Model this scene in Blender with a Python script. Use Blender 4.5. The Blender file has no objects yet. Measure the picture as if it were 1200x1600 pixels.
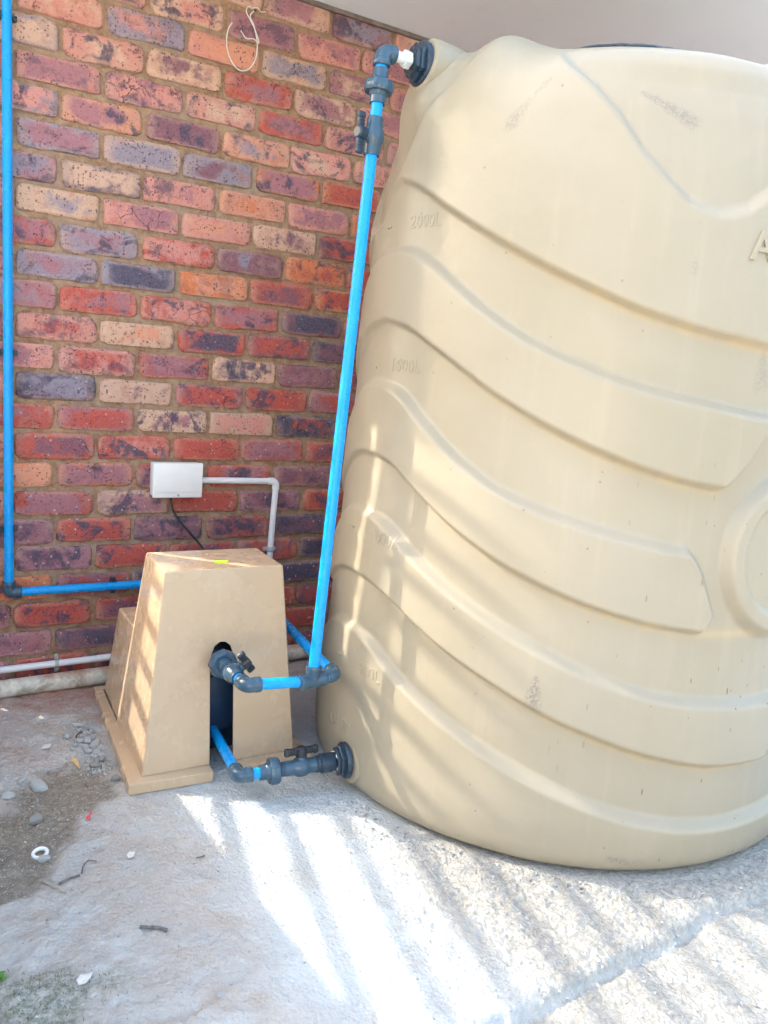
import bpy, bmesh, math, random
import numpy as np
from mathutils import Vector, Matrix
R = math.radians
scene = bpy.context.scene
random.seed(7)
rng = np.random.default_rng(7)

# ------------------------------------------------------------------ camera, sky, sun, exposure
cam = bpy.data.objects.new('camera', bpy.data.cameras.new('camera'))
scene.collection.objects.link(cam)
cam.location = (-0.2795, -2.528, 1.0197)
cam.rotation_euler = (R(80.2874), R(-4.5572), R(-30.4276))
cam.data.sensor_fit = 'VERTICAL'
cam.data.sensor_height = 36.0
cam.data.sensor_width = 27.0
cam.data.lens = 1270.95 / 1600 * 36.0
cam.data.clip_start = 0.02
cam.data.clip_end = 500
scene.camera = cam

SUN_K = 0.74
sdir = Vector((0.727, -0.686, -SUN_K)).normalized()
world = bpy.data.worlds.new('World'); scene.world = world; world.use_nodes = True
wn = world.node_tree.nodes; wl = world.node_tree.links
sky = wn.new('ShaderNodeTexSky'); sky.sky_type = 'NISHITA'; sky.sun_disc = False
sky.sun_elevation = math.asin(-sdir.z); sky.sun_rotation = math.atan2(-sdir.x, -sdir.y)
sky.air_density = 1.6; sky.dust_density = 7.0; sky.ozone_density = 1.8
wl.new(sky.outputs[0], wn['Background'].inputs[0]); wn['Background'].inputs[1].default_value = 0.15
sun = bpy.data.objects.new('sun', bpy.data.lights.new('sun', 'SUN'))
scene.collection.objects.link(sun)
sun.data.energy = 2.0; sun.data.angle = R(0.8); sun.data.color = (1.0, 0.91, 0.76)
sun.rotation_euler = sdir.to_track_quat('-Z', 'Y').to_euler()
sun.location = (-4, 4, 5)
scene.view_settings.view_transform = 'Standard'; scene.view_settings.look = 'None'
scene.view_settings.exposure = 2.70; scene.view_settings.gamma = 1.0
scene.cycles.use_denoising = True
scene.cycles.max_bounces = 10; scene.cycles.diffuse_bounces = 6

# ------------------------------------------------------------------ helpers
COL = scene.collection
def tag(o, label=None, cat=None, group=None, kind=None):
    if label: o['label'] = label
    if cat: o['category'] = cat
    if group: o['group'] = group
    if kind: o['kind'] = kind
    return o
def empty(name, loc, label, cat, group=None):
    o = bpy.data.objects.new(name, None); COL.objects.link(o); o.location = loc
    o.empty_display_size = 0.05
    return tag(o, label, cat, group)
def link(name, me, mat, parent=None, smooth=40):
    if mat is not None: me.materials.append(mat)
    o = bpy.data.objects.new(name, me); COL.objects.link(o)
    if smooth:
        me.shade_smooth()
        if smooth < 180: me.set_sharp_from_angle(angle=R(smooth))
    if parent:
        o.parent = parent
        o.matrix_parent_inverse = Matrix.Translation(parent.location).inverted() if parent.parent is None else parent_inv(parent)
    return o
def wnm(o):
    w = o.modifiers.new('even_normals', 'WEIGHTED_NORMAL'); w.keep_sharp = True; w.weight = 100; return o
def parent_inv(p):
    m = Matrix.Identity(4)
    chain = []
    while p: chain.append(p); p = p.parent
    for q in reversed(chain):
        m = m @ q.matrix_parent_inverse @ Matrix.LocRotScale(q.location, q.rotation_euler, q.scale)
    return m.inverted()
def mesh(name, v, f):
    me = bpy.data.meshes.new(name); me.from_pydata([tuple(map(float, p)) for p in v], [], f); me.update(); return me
def big_mesh(name, V, Q):
    V = np.asarray(V, np.float32); Q = np.asarray(Q, np.int32)
    me = bpy.data.meshes.new(name)
    me.vertices.add(len(V)); me.vertices.foreach_set('co', V.ravel())
    me.loops.add(Q.size); me.loops.foreach_set('vertex_index', Q.ravel())
    me.polygons.add(len(Q)); me.polygons.foreach_set('loop_start', np.arange(0, Q.size, 4, dtype=np.int32))
    me.polygons.foreach_set('loop_total', np.full(len(Q), 4, np.int32))
    me.update(calc_edges=True); return me
def frame(d):
    d = Vector(d).normalized()
    a = Vector((0, 0, 1)) if abs(d.z) < .9 else Vector((1, 0, 0))
    u = d.cross(a).normalized(); w = d.cross(u).normalized()
    return d, u, w
class MB:
    def __init__(s): s.v = []; s.f = []
    def add(s, v, f):
        n = len(s.v); s.v += [tuple(p) for p in v]; s.f += [tuple(i + n for i in q) for q in f]; return s
    def lathe(s, prof, o, d, seg=32, mod=None, caps=True):
        d, u, w = frame(d); o = Vector(o); v = []; f = []
        for t, r in prof:
            for k in range(seg):
                a = 2 * math.pi * k / seg
                rr = r * (mod(a, t) if mod else 1)
                v.append(o + d * t + u * (rr * math.cos(a)) + w * (rr * math.sin(a)))
        for i in range(len(prof) - 1):
            for k in range(seg):
                k2 = (k + 1) % seg
                f.append((i * seg + k, (i + 1) * seg + k, (i + 1) * seg + k2, i * seg + k2))
        if caps:
            f.append(tuple(range(seg))); f.append(tuple(reversed(range((len(prof) - 1) * seg, len(prof) * seg))))
        return s.add(v, f)
    def tube(s, path, r, seg=20, caps=True):
        P = [Vector(p) for p in path]; v = []; f = []
        rr = r if isinstance(r, (list, tuple)) else [r] * len(P)
        up = None
        for i, p in enumerate(P):
            t = (P[min(i + 1, len(P) - 1)] - P[max(i - 1, 0)]).normalized()
            if up is None: _, up, _ = frame(t)
            up = (up - t * up.dot(t)).normalized(); w = t.cross(up)
            for k in range(seg):
                a = 2 * math.pi * k / seg
                v.append(p + up * (rr[i] * math.cos(a)) + w * (rr[i] * math.sin(a)))
        for i in range(len(P) - 1):
            for k in range(seg):
                k2 = (k + 1) % seg
                f.append((i * seg + k, i * seg + k2, (i + 1) * seg + k2, (i + 1) * seg + k))
        if caps:
            f.append(tuple(reversed(range(seg)))); f.append(tuple(range((len(P) - 1) * seg, len(P) * seg)))
        return s.add(v, f)
    def box(s, c, size, axes=None, bev=0.0):
        bm = bmesh.new(); bmesh.ops.create_cube(bm, size=1)
        for vv in bm.verts: vv.co = Vector((vv.co.x * size[0], vv.co.y * size[1], vv.co.z * size[2]))
        if bev: bmesh.ops.bevel(bm, geom=list(bm.edges), offset=bev, segments=3, profile=.5, affect='EDGES')
        M = Matrix.Identity(3)
        if axes: M = Matrix((Vector(axes[0]), Vector(axes[1]), Vector(axes[2]))).transposed()
        bm.verts.index_update()
        v = [Vector(c) + M @ q.co for q in bm.verts]; f = [[q.index for q in ff.verts] for ff in bm.faces]
        bm.free(); return s.add(v, f)
    def build(s, name, mat, parent=None, smooth=40):
        return link(name, mesh(name, s.v, s.f), mat, parent, smooth)
def bez(p, n=12):
    """smooth curve through points (Catmull-Rom)"""
    P = [Vector(q) for q in p]; P = [P[0] * 2 - P[1]] + P + [P[-1] * 2 - P[-2]]; out = []
    for i in range(1, len(P) - 2):
        for k in range(n):
            t = k / n; a, b, c, d = P[i - 1], P[i], P[i + 1], P[i + 2]
            out.append(.5 * ((2 * b) + (c - a) * t + (2 * a - 5 * b + 4 * c - d) * t * t + (3 * b - a - 3 * c + d) * t ** 3))
    out.append(P[-2]); return out
_tabs = {}
def vnoise(x, y, seed=0):
    if seed not in _tabs: _tabs[seed] = np.random.default_rng(1000 + seed).random((256, 256))
    T = _tabs[seed]; xi = np.floor(x).astype(int); yi = np.floor(y).astype(int); fx = x - xi; fy = y - yi
    fx = fx * fx * (3 - 2 * fx); fy = fy * fy * (3 - 2 * fy)
    a = T[xi % 256, yi % 256]; b = T[(xi + 1) % 256, yi % 256]; c = T[xi % 256, (yi + 1) % 256]; d = T[(xi + 1) % 256, (yi + 1) % 256]
    return (a * (1 - fx) + b * fx) * (1 - fy) + (c * (1 - fx) + d * fx) * fy
def fbm(x, y, f, octv=4, seed=0, gain=.5):
    s = 0; a = 1; t = 0
    for i in range(octv):
        s = s + a * vnoise(x * f + 17.3 * i, y * f - 9.1 * i, seed + i); t += a; a *= gain; f *= 2.03
    return s / t
def sstep(x, a, b):
    t = np.clip((x - a) / (b - a), 0, 1); return t * t * (3 - 2 * t)

# ------------------------------------------------------------------ materials
class NT:
    def __init__(s, name, rough=.5, spec=.5):
        s.m = bpy.data.materials.new(name); s.m.use_nodes = True; s.t = s.m.node_tree; s.n = s.t.nodes
        s.p = s.n['Principled BSDF']; s.p.inputs['Roughness'].default_value = rough
        s.p.inputs['Specular IOR Level'].default_value = spec
    def new(s, t, **kw):
        n = s.n.new(t)
        for k, v in kw.items(): setattr(n, k, v)
        return n
    def set(s, sock, v):
        if isinstance(v, bpy.types.NodeSocket): s.t.links.new(v, sock)
        elif isinstance(v, (tuple, list)) and len(v) == 3 and sock.type == 'RGBA': sock.default_value = (*v, 1)
        else: sock.default_value = v
    def coord(s, w='Object'): return s.new('ShaderNodeTexCoord').outputs[w]
    def noise(s, scale, detail=4, rough=.55, co=None, dist=0):
        n = s.new('ShaderNodeTexNoise'); n.inputs['Scale'].default_value = scale; n.inputs['Detail'].default_value = detail
        n.inputs['Roughness'].default_value = rough; n.inputs['Distortion'].default_value = dist
        if co is not None: s.t.links.new(co, n.inputs['Vector'])
        return n.outputs['Fac']
    def voro(s, scale, co=None, feature='F1', out='Distance', rand=1):
        n = s.new('ShaderNodeTexVoronoi', feature=feature); n.inputs['Scale'].default_value = scale
        n.inputs['Randomness'].default_value = rand
        if co is not None: s.t.links.new(co, n.inputs['Vector'])
        return n.outputs[out]
    def ramp(s, v, a, b, lo=0., hi=1.):
        n = s.new('ShaderNodeMapRange', interpolation_type='SMOOTHSTEP')
        s.set(n.inputs['Value'], v)
        for k, x in zip(('From Min', 'From Max', 'To Min', 'To Max'), (a, b, lo, hi)): n.inputs[k].default_value = x
        return n.outputs[0]
    def math(s, op, a, b=0.):
        n = s.new('ShaderNodeMath', operation=op); s.set(n.inputs[0], a); s.set(n.inputs[1], b); return n.outputs[0]
    def mix(s, fac, a, b, mode='MIX'):
        n = s.new('ShaderNodeMix', data_type='RGBA', blend_type=mode)
        s.set(n.inputs[0], fac); s.set(n.inputs[6], a); s.set(n.inputs[7], b); return n.outputs[2]
    def vmath(s, op, a, b):
        n = s.new('ShaderNodeVectorMath', operation=op); s.set(n.inputs[0], a); s.set(n.inputs[1], b); return n.outputs[0]
    def attr(s, name, typ='GEOMETRY', out='Fac'):
        n = s.new('ShaderNodeAttribute', attribute_type=typ, attribute_name=name); return n.outputs[out]
    def color(s, v): s.set(s.p.inputs['Base Color'], v); return s
    def rough(s, v): s.set(s.p.inputs['Roughness'], v); return s
    def bump(s, h, dist=.001, strength=1.):
        n = s.new('ShaderNodeBump'); n.inputs['Distance'].default_value = dist; n.inputs['Strength'].default_value = strength
        s.set(n.inputs['Height'], h); s.t.links.new(n.outputs[0], s.p.inputs['Normal']); return s

def m_brick():
    t = NT('face_brick', .82, .25)
    oi = t.new('ShaderNodeObjectInfo'); co = t.coord('Object')
    off = t.new('ShaderNodeVectorMath', operation='SCALE'); t.set(off.inputs[0], (31.7, 17.1, 53.9)); t.t.links.new(oi.outputs['Random'], off.inputs['Scale'])
    c = t.vmath('ADD', co, off.outputs[0])
    base = oi.outputs['Color']; flash = t.attr('flash', 'OBJECT', 'Color'); amt = t.attr('flash_amount', 'OBJECT', 'Fac')
    lime = t.attr('lime', 'OBJECT', 'Fac')
    sep = t.new('ShaderNodeSeparateXYZ'); t.t.links.new(co, sep.inputs[0])
    ax = t.math('MULTIPLY', t.math('ABSOLUTE', sep.outputs['X']), 1 / .107)
    az = t.math('MULTIPLY', t.math('ABSOLUTE', sep.outputs['Z']), 1 / .0335)
    edge = t.math('MAXIMUM', ax, az)
    big = t.noise(13, 4, .55, c, .6); mid = t.noise(42, 5, .6, c); fine = t.noise(190, 4, .65, c)
    # tone shift inside one brick
    col = t.mix(t.ramp(mid, .38, .68), base, t.mix(.5, base, t.mix(.5, (.52, .30, .22), base)))
    col = t.mix(t.ramp(t.noise(24, 3, .5, t.vmath('ADD', c, (3., 7., 1.))), .5, .72, 0, .42), col, (.40, .11, .075))
    # flashed (kiln-burnt) patch
    ctr = t.ramp(t.math('ADD', edge, t.math('MULTIPLY', mid, .5)), .55, 1.25, .09, -.10)
    thr2 = t.math('ADD', t.math('ADD', t.math('ADD', big, ctr), t.math('MULTIPLY', mid, .6)), t.math('MULTIPLY', t.math('SUBTRACT', amt, .5), .55))
    fm = t.ramp(thr2, .68, .94)
    col = t.mix(t.math('MULTIPLY', fm, .92), col, flash)
    # charcoal-blue kiln burns, on some bricks only
    bn = t.math('ADD', t.noise(15, 5, .65, t.vmath('ADD', c, (4., 1., 8.)), .8), t.math('MULTIPLY', mid, .35))
    bm_ = t.math('MULTIPLY', t.ramp(bn, .665, .80), t.ramp(t.math('FRACT', t.math('MULTIPLY', oi.outputs['Random'], 7.31)), .15, .6))
    col = t.mix(t.math('MULTIPLY', bm_, .88), col, (.058, .052, .105))
    # pale worn rim
    rim = t.math('MULTIPLY', t.ramp(t.math('ADD', edge, t.math('MULTIPLY', mid, .45)), .92, 1.22), t.ramp(big, .34, .58))
    col = t.mix(t.math('MULTIPLY', rim, .62), col, t.mix(.45, (.60, .42, .31), base))
    # iron spots
    v = t.new('ShaderNodeTexVoronoi'); v.inputs['Scale'].default_value = 150; nz = t.new('ShaderNodeTexNoise'); nz.inputs['Scale'].default_value = 240; t.t.links.new(c, nz.inputs['Vector'])
    nzs = t.new('ShaderNodeVectorMath', operation='SCALE'); t.t.links.new(nz.outputs['Color'], nzs.inputs[0]); nzs.inputs['Scale'].default_value = .006
    t.t.links.new(t.vmath('ADD', c, nzs.outputs[0]), v.inputs['Vector'])
    vc = t.new('ShaderNodeSeparateColor'); t.t.links.new(v.outputs['Color'], vc.inputs[0])
    rad = t.ramp(vc.outputs[0], .30, 1., 0., .50)
    sp = t.math('MULTIPLY', t.ramp(t.math('SUBTRACT', rad, v.outputs['Distance']), -.06, .10), t.ramp(t.noise(26, 4, .6, t.vmath('ADD', c, (2., 9., 4.))), .40, .60, .12, 1))
    col = t.mix(t.math('MULTIPLY', sp, .82), col, (.055, .045, .085))
    v2 = t.new('ShaderNodeTexVoronoi'); v2.inputs['Scale'].default_value = 330; t.t.links.new(c, v2.inputs['Vector'])
    vc2 = t.new('ShaderNodeSeparateColor'); t.t.links.new(v2.outputs['Color'], vc2.inputs[0])
    sp2 = t.ramp(t.math('SUBTRACT', t.ramp(vc2.outputs[1], .62, 1., 0., .42), v2.outputs['Distance']), -.04, .10)
    col = t.mix(t.math('MULTIPLY', sp2, .7), col, (.07, .05, .09))
    # hair cracks
    nv = t.new('ShaderNodeTexNoise'); nv.inputs['Scale'].default_value = 30; nv.inputs['Detail'].default_value = 4; t.t.links.new(c, nv.inputs['Vector'])
    wv = t.new('ShaderNodeVectorMath', operation='SCALE'); t.t.links.new(nv.outputs['Color'], wv.inputs[0]); wv.inputs['Scale'].default_value = .05
    cr = t.math('MULTIPLY', t.ramp(t.voro(16, t.vmath('ADD', c, wv.outputs[0]), 'DISTANCE_TO_EDGE'), 0., .018, 1, 0), t.math('MULTIPLY', t.ramp(t.noise(11, 2, .5, c), .50, .62), t.ramp(oi.outputs['Random'], .45, .8)))
    col = t.mix(t.math('MULTIPLY', cr, .75), col, (.06, .035, .04))
    # lime / paint flecks
    vl = t.new('ShaderNodeTexVoronoi'); vl.inputs['Scale'].default_value = 95; t.t.links.new(t.vmath('ADD', c, (9., 2., 4.)), vl.inputs['Vector'])
    vcl = t.new('ShaderNodeSeparateColor'); t.t.links.new(vl.outputs['Color'], vcl.inputs[0])
    lf = t.math('MULTIPLY', t.ramp(t.math('SUBTRACT', t.ramp(vcl.outputs[2], .80, 1., 0., .36), t.math('ADD', vl.outputs['Distance'], t.math('MULTIPLY', fine, .12))), -.10, .02), lime)
    col = t.mix(lf, col, (.68, .66, .64))
    col = t.mix(t.ramp(fine, .3, .75, 0, .30), col, t.mix(.5, col, (.60, .45, .38)))
    t.color(col)
    h = t.math('ADD', t.math('MULTIPLY', mid, 1.1), t.math('MULTIPLY', fine, .55))
    h = t.math('SUBTRACT', t.math('SUBTRACT', h, t.math('MULTIPLY', cr, .9)), t.math('MULTIPLY', sp, .3))
    t.bump(h, .0042, 1.); return t.m
def m_mortar():
    t = NT('mortar', .95, .1); c = t.coord()
    n = t.noise(55, 6, .65, c); n2 = t.noise(6, 3, .5, c); n3 = t.noise(320, 3, .6, c)
    col = t.mix(t.ramp(n, .3, .7), (.27, .162, .105), (.45, .312, .212))
    col = t.mix(t.ramp(n2, .42, .65, 0, .40), col, (.40, .33, .27))
    col = t.mix(t.ramp(n3, .55, .75, 0, .5), col, (.52, .39, .26))
    t.color(col); t.bump(t.math('ADD', n, t.math('MULTIPLY', n3, .5)), .004, 1); return t.m
def m_tank():
    t = NT('beige_polyethylene', .42, .4); c = t.coord()
    b = t.noise(3.2, 4, .5, c)
    col = t.mix(t.ramp(b, .3, .7), (.325, .286, .212), (.346, .307, .236))
    fine = t.noise(520, 3, .6, c)
    # rub marks: clouds of grey flecks at a few places on the skin
    fle = t.ramp(t.noise(190, 5, .78, c), .42, .56)
    def near_seg(a, b, r):
        a = Vector(a); b = Vector(b); ab = b - a
        d = t.vmath('SUBTRACT', c, tuple(a)); dt = t.new('ShaderNodeVectorMath', operation='DOT_PRODUCT'); t.set(dt.inputs[0], d); t.set(dt.inputs[1], tuple(ab / ab.length_squared))
        k = t.new('ShaderNodeClamp'); t.set(k.inputs[0], dt.outputs['Value'])
        sc_ = t.new('ShaderNodeVectorMath', operation='SCALE'); t.set(sc_.inputs[0], tuple(ab)); t.set(sc_.inputs['Scale'], k.outputs[0])
        df = t.new('ShaderNodeVectorMath', operation='DISTANCE'); t.set(df.inputs[0], d); t.set(df.inputs[1], sc_.outputs[0])
        wd = t.math('MULTIPLY', t.math('ADD', .35, t.math('MULTIPLY', k.outputs[0], .65)), r)
        return t.math('DIVIDE', df.outputs['Value'], wd)
    for pa, pb, pr_, al in (((.833, -1.192, 1.612), (.788, -1.139, 1.529), .017, .62), ((.963, -1.311, 1.588), (1.042, -1.368, 1.542), .020, .50), ((.846, -1.329, .42), (.846, -1.329, .37), .022, .75), ((1.035, -1.40, 1.385), (1.05, -1.41, 1.35), .010, .4),
                        ((1.047, -1.417, 1.29), (1.046, -1.417, 1.26), .012, .4), ((1.235, -1.466, 1.125), (1.239, -1.466, 1.06), .026, .30), ((.96, -1.455, .05), (1.06, -1.47, .04), .016, .6), ((1.2, -1.5, .07), (1.25, -1.51, .05), .018, .45)):
        m = t.ramp(t.math('ADD', near_seg(pa, pb, pr_), t.math('MULTIPLY', t.noise(60, 3, .6, c), 1.1)), .75, 1.75, 1, 0)
        col = t.mix(t.math('MULTIPLY', t.math('MULTIPLY', m, fle), min(1, al * 1.1)), col, (.17, .155, .145))
    # specks and short dry-grass streaks, more towards the lower right front
    sx = t.new('ShaderNodeSeparateXYZ'); t.t.links.new(c, sx.inputs[0])
    side = t.math('MULTIPLY', t.ramp(sx.outputs['X'], .80, 1.15), t.ramp(sx.outputs['Z'], 1.25, .3))
    mp = t.new('ShaderNodeMapping'); mp.inputs['Scale'].default_value = (1.4, 1.4, .30); mp.inputs['Rotation'].default_value = (.35, .22, 0); t.t.links.new(c, mp.inputs['Vector'])
    v = t.new('ShaderNodeTexVoronoi'); v.inputs['Scale'].default_value = 55; t.t.links.new(mp.outputs[0], v.inputs['Vector'])
    vc = t.new('ShaderNodeSeparateColor'); t.t.links.new(v.outputs['Color'], vc.inputs[0])
    st = t.math('MULTIPLY', t.ramp(t.math('SUBTRACT', t.ramp(vc.outputs[0], .68, 1., 0., .155), v.outputs['Distance']), -.03, .03), side)
    col = t.mix(t.math('MULTIPLY', st, .85), col, (.10, .065, .04))
    v3 = t.new('ShaderNodeTexVoronoi'); v3.inputs['Scale'].default_value = 60; t.t.links.new(c, v3.inputs['Vector'])
    vc3 = t.new('ShaderNodeSeparateColor'); t.t.links.new(v3.outputs['Color'], vc3.inputs[0])
    st3 = t.ramp(t.math('SUBTRACT', t.ramp(vc3.outputs[1], .93, 1., 0., .16), v3.outputs['Distance']), -.02, .02)
    col = t.mix(t.math('MULTIPLY', st3, .55), col, (.16, .11, .08))
    # faint dusty film and vertical wash
    mw = t.new('ShaderNodeMapping'); mw.inputs['Scale'].default_value = (30, 30, 1.6); t.t.links.new(c, mw.inputs['Vector'])
    wash = t.noise(1, 4, .6, mw.outputs[0])
    col = t.mix(t.ramp(wash, .52, .72, 0, .10), col, (.50, .41, .30))
    foot_mask = t.ramp(sx.outputs['Z'], .10, .0)  # patchy tan tint towards the foot of the tank
    col = t.mix(t.math('MULTIPLY', foot_mask, t.ramp(t.noise(14, 4, .6, c), .45, .7, 0, .45)), col, (.40, .32, .22))
    # tan mould line stain that has collected under the ledges
    col = t.mix(t.math('MULTIPLY', t.attr('stain'), .5), col, (.52, .38, .20))
    t.color(col); t.rough(t.ramp(b, .3, .7, .30, .40))
    t.bump(t.math('ADD', t.noise(26, 3, .5, c), t.math('MULTIPLY', fine, .10)), .0016, .55); return t.m
def m_simple(name, colA, colB=None, scale=20, rough=.45, spec=.5, bump=0, bscale=60, dirt=0.):
    t = NT(name, rough, spec); c = t.coord()
    col = t.mix(t.ramp(t.noise(scale, 4, .55, c), .35, .68), colA, colB or colA)
    if dirt: col = t.mix(t.ramp(t.noise(scale * 2.3, 5, .7, c), .56, .72, 0, dirt), col, (.42, .38, .33))
    t.color(col)
    t.rough(t.ramp(t.noise(scale * 1.7, 3, .5, c), .3, .7, rough * .85, rough * 1.15))
    if bump: t.bump(t.noise(bscale, 4, .6, c), bump, 1)
    return t.m
def m_cover():
    t = NT('tan_fibreglass', .22, .5); c = t.coord()
    b = t.noise(4, 4, .55, c); col = t.mix(t.ramp(b, .3, .7), (.535, .395, .262), (.55, .41, .275))
    mp = t.new('ShaderNodeMapping'); mp.inputs['Scale'].default_value = (26, 26, 2.2); mp.inputs['Rotation'].default_value = (0, .12, 0); t.t.links.new(c, mp.inputs['Vector'])
    scr = t.ramp(t.noise(6, 5, .75, mp.outputs[0]), .60, .70)
    col = t.mix(t.math('MULTIPLY', scr, .03), col, (.66, .58, .46))
    dust = t.ramp(t.noise(11, 6, .7, c), .40, .90, 0, .03)
    col = t.mix(dust, col, (.63, .51, .37))
    t.color(col); t.rough(t.math('ADD', t.ramp(t.noise(16, 4, .6, c), .35, .7, .17, .34), t.math('MULTIPLY', scr, .2)))
    t.bump(t.noise(7, 2, .4, c), .003, .5); return t.m
def m_drain():
    t = NT('old_drain_pipe', .75, .2); c = t.coord()
    n = t.noise(9, 6, .7, c, .5); n2 = t.noise(60, 5, .7, c); n3 = t.noise(5, 3, .5, c)
    col = t.mix(t.ramp(n2, .35, .68), (.76, .74, .68), (.58, .55, .49))
    col = t.mix(t.ramp(n, .52, .64, 0, .8), col, (.36, .27, .20))
    col = t.mix(t.ramp(n3, .58, .70, 0, .35), col, (.30, .46, .40))
    geo = t.new('ShaderNodeNewGeometry'); sp = t.new('ShaderNodeSeparateXYZ'); t.t.links.new(geo.outputs['Position'], sp.inputs[0])
    col = t.mix(t.math('MULTIPLY', t.ramp(sp.outputs['Z'], .040, .056), t.ramp(n, .4, .6, .1, .75)), col, (.46, .22, .15))
    t.color(col); t.bump(n2, .002, .8); return t.m
def m_ground():
    t = NT('raw_concrete', .9, .15); c = t.coord()
    n1 = t.noise(2.6, 6, .6, c, .3); n2 = t.noise(13, 6, .62, c); n3 = t.noise(70, 6, .7, c); n4 = t.noise(420, 3, .7, c)
    col = t.mix(t.ramp(n1, .36, .64), (.55, .565, .57), (.69, .725, .74))
    col = t.mix(t.ramp(n2, .48, .68, 0, .7), col, (.74, .785, .805))
    col = t.mix(t.ramp(t.noise(4.4, 5, .65, t.vmath('ADD', c, (5., 3., 0.))), .54, .66, 0, .45), col, (.60, .53, .45))
    earth = t.attr('earth'); damp = t.attr('damp'); red = t.attr('red'); moss = t.attr('moss'); clean = t.attr('clean')
    col = t.mix(t.math('MULTIPLY', clean, .6), col, (.70, .76, .79))
    col = t.mix(t.math('MULTIPLY', earth, t.ramp(n2, .3, .66, .25, .95)), col, (.56, .49, .435))
    col = t.mix(t.math('MULTIPLY', red, t.ramp(n2, .30, .62, .35, .95)), col, (.46, .22, .16))
    dcol = t.mix(t.ramp(n3, .35, .7), (.23, .185, .138), (.37, .315, .25))
    # pale grit bedded in the damp soil
    v = t.new('ShaderNodeTexVoronoi'); v.inputs['Scale'].default_value = 210; t.t.links.new(c, v.inputs['Vector'])
    vc = t.new('ShaderNodeSeparateColor'); t.t.links.new(v.outputs['Color'], vc.inputs[0])
    grit = t.ramp(t.math('SUBTRACT', t.ramp(vc.outputs[0], .62, 1., 0., .48), v.outputs['Distance']), -.06, .06)
    dcol = t.mix(t.math('MULTIPLY', grit, .40), dcol, (.60, .57, .52))
    col = t.mix(damp, col, dcol)
    col = t.mix(t.math('MULTIPLY', moss, t.ramp(n3, .38, .62, .1, .8)), col, (.15, .19, .115))
    # dark pits, small crumbs
    pit = t.math('MULTIPLY', t.ramp(n3, .60, .74), t.ramp(n2, .42, .6, .2, 1))
    col = t.mix(t.math('MULTIPLY', pit, .6), col, (.25, .235, .22))
    v2 = t.new('ShaderNodeTexVoronoi'); v2.inputs['Scale'].default_value = 85; t.t.links.new(c, v2.inputs['Vector'])
    vc2 = t.new('ShaderNodeSeparateColor'); t.t.links.new(v2.outputs['Color'], vc2.inputs[0])
    cr = t.ramp(t.math('SUBTRACT', t.ramp(vc2.outputs[1], .88, 1., 0., .28), t.math('ADD', v2.outputs['Distance'], t.math('MULTIPLY', n4, .1))), -.08, .02)
    col = t.mix(t.math('MULTIPLY', cr, .55), col, (.17, .15, .135))
    col = t.mix(t.ramp(n4, .35, .7, 0, .22), col, (.84, .84, .83))
    col = t.mix(t.math('MULTIPLY', t.attr('coarse'), 1.), col, t.mix(t.ramp(n3, .35, .65), (.36, .345, .315), (.52, .505, .47)))  # coarse slab's colour darkened to hold back the sun's brightness there
    yard = t.attr('yard')
    ycol = t.mix(t.ramp(n1, .4, .6), (.36, .325, .28), (.31, .285, .24))
    col = t.mix(yard, col, ycol)
    t.color(col); t.rough(t.math('SUBTRACT', .93, t.math('MULTIPLY', damp, .22)))
    t.bump(t.math('ADD', t.math('ADD', n3, t.math('MULTIPLY', n4, .42)), t.math('ADD', t.math('MULTIPLY', n2, .6), t.math('MULTIPLY', t.voro(130, c), -.5))), .0085, 1.); return t.m
def m_soffit():
    t = NT('painted_soffit', .75, .2); c = t.coord()
    n = t.noise(1.4, 4, .5, c); col = t.mix(t.ramp(n, .35, .65), (.78, .845, .87), (.81, .87, .89))
    col = t.mix(t.ramp(t.noise(9, 5, .6, c), .55, .75, 0, .15), col, (.56, .53, .49))
    t.color(col); t.bump(t.noise(40, 4, .6, c), .001, .5); return t.m
def m_stone(name, a, b):
    t = NT(name, .9, .15); oi = t.new('ShaderNodeObjectInfo'); c = t.coord()
    col = t.mix(t.ramp(t.noise(90, 5, .65, c), .35, .68), a, b)
    col = t.mix(t.math('MULTIPLY', oi.outputs['Random'], .45), col, (.52, .53, .53))
    t.color(col); t.bump(t.noise(170, 5, .7, c), .0018, 1); return t.m

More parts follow.
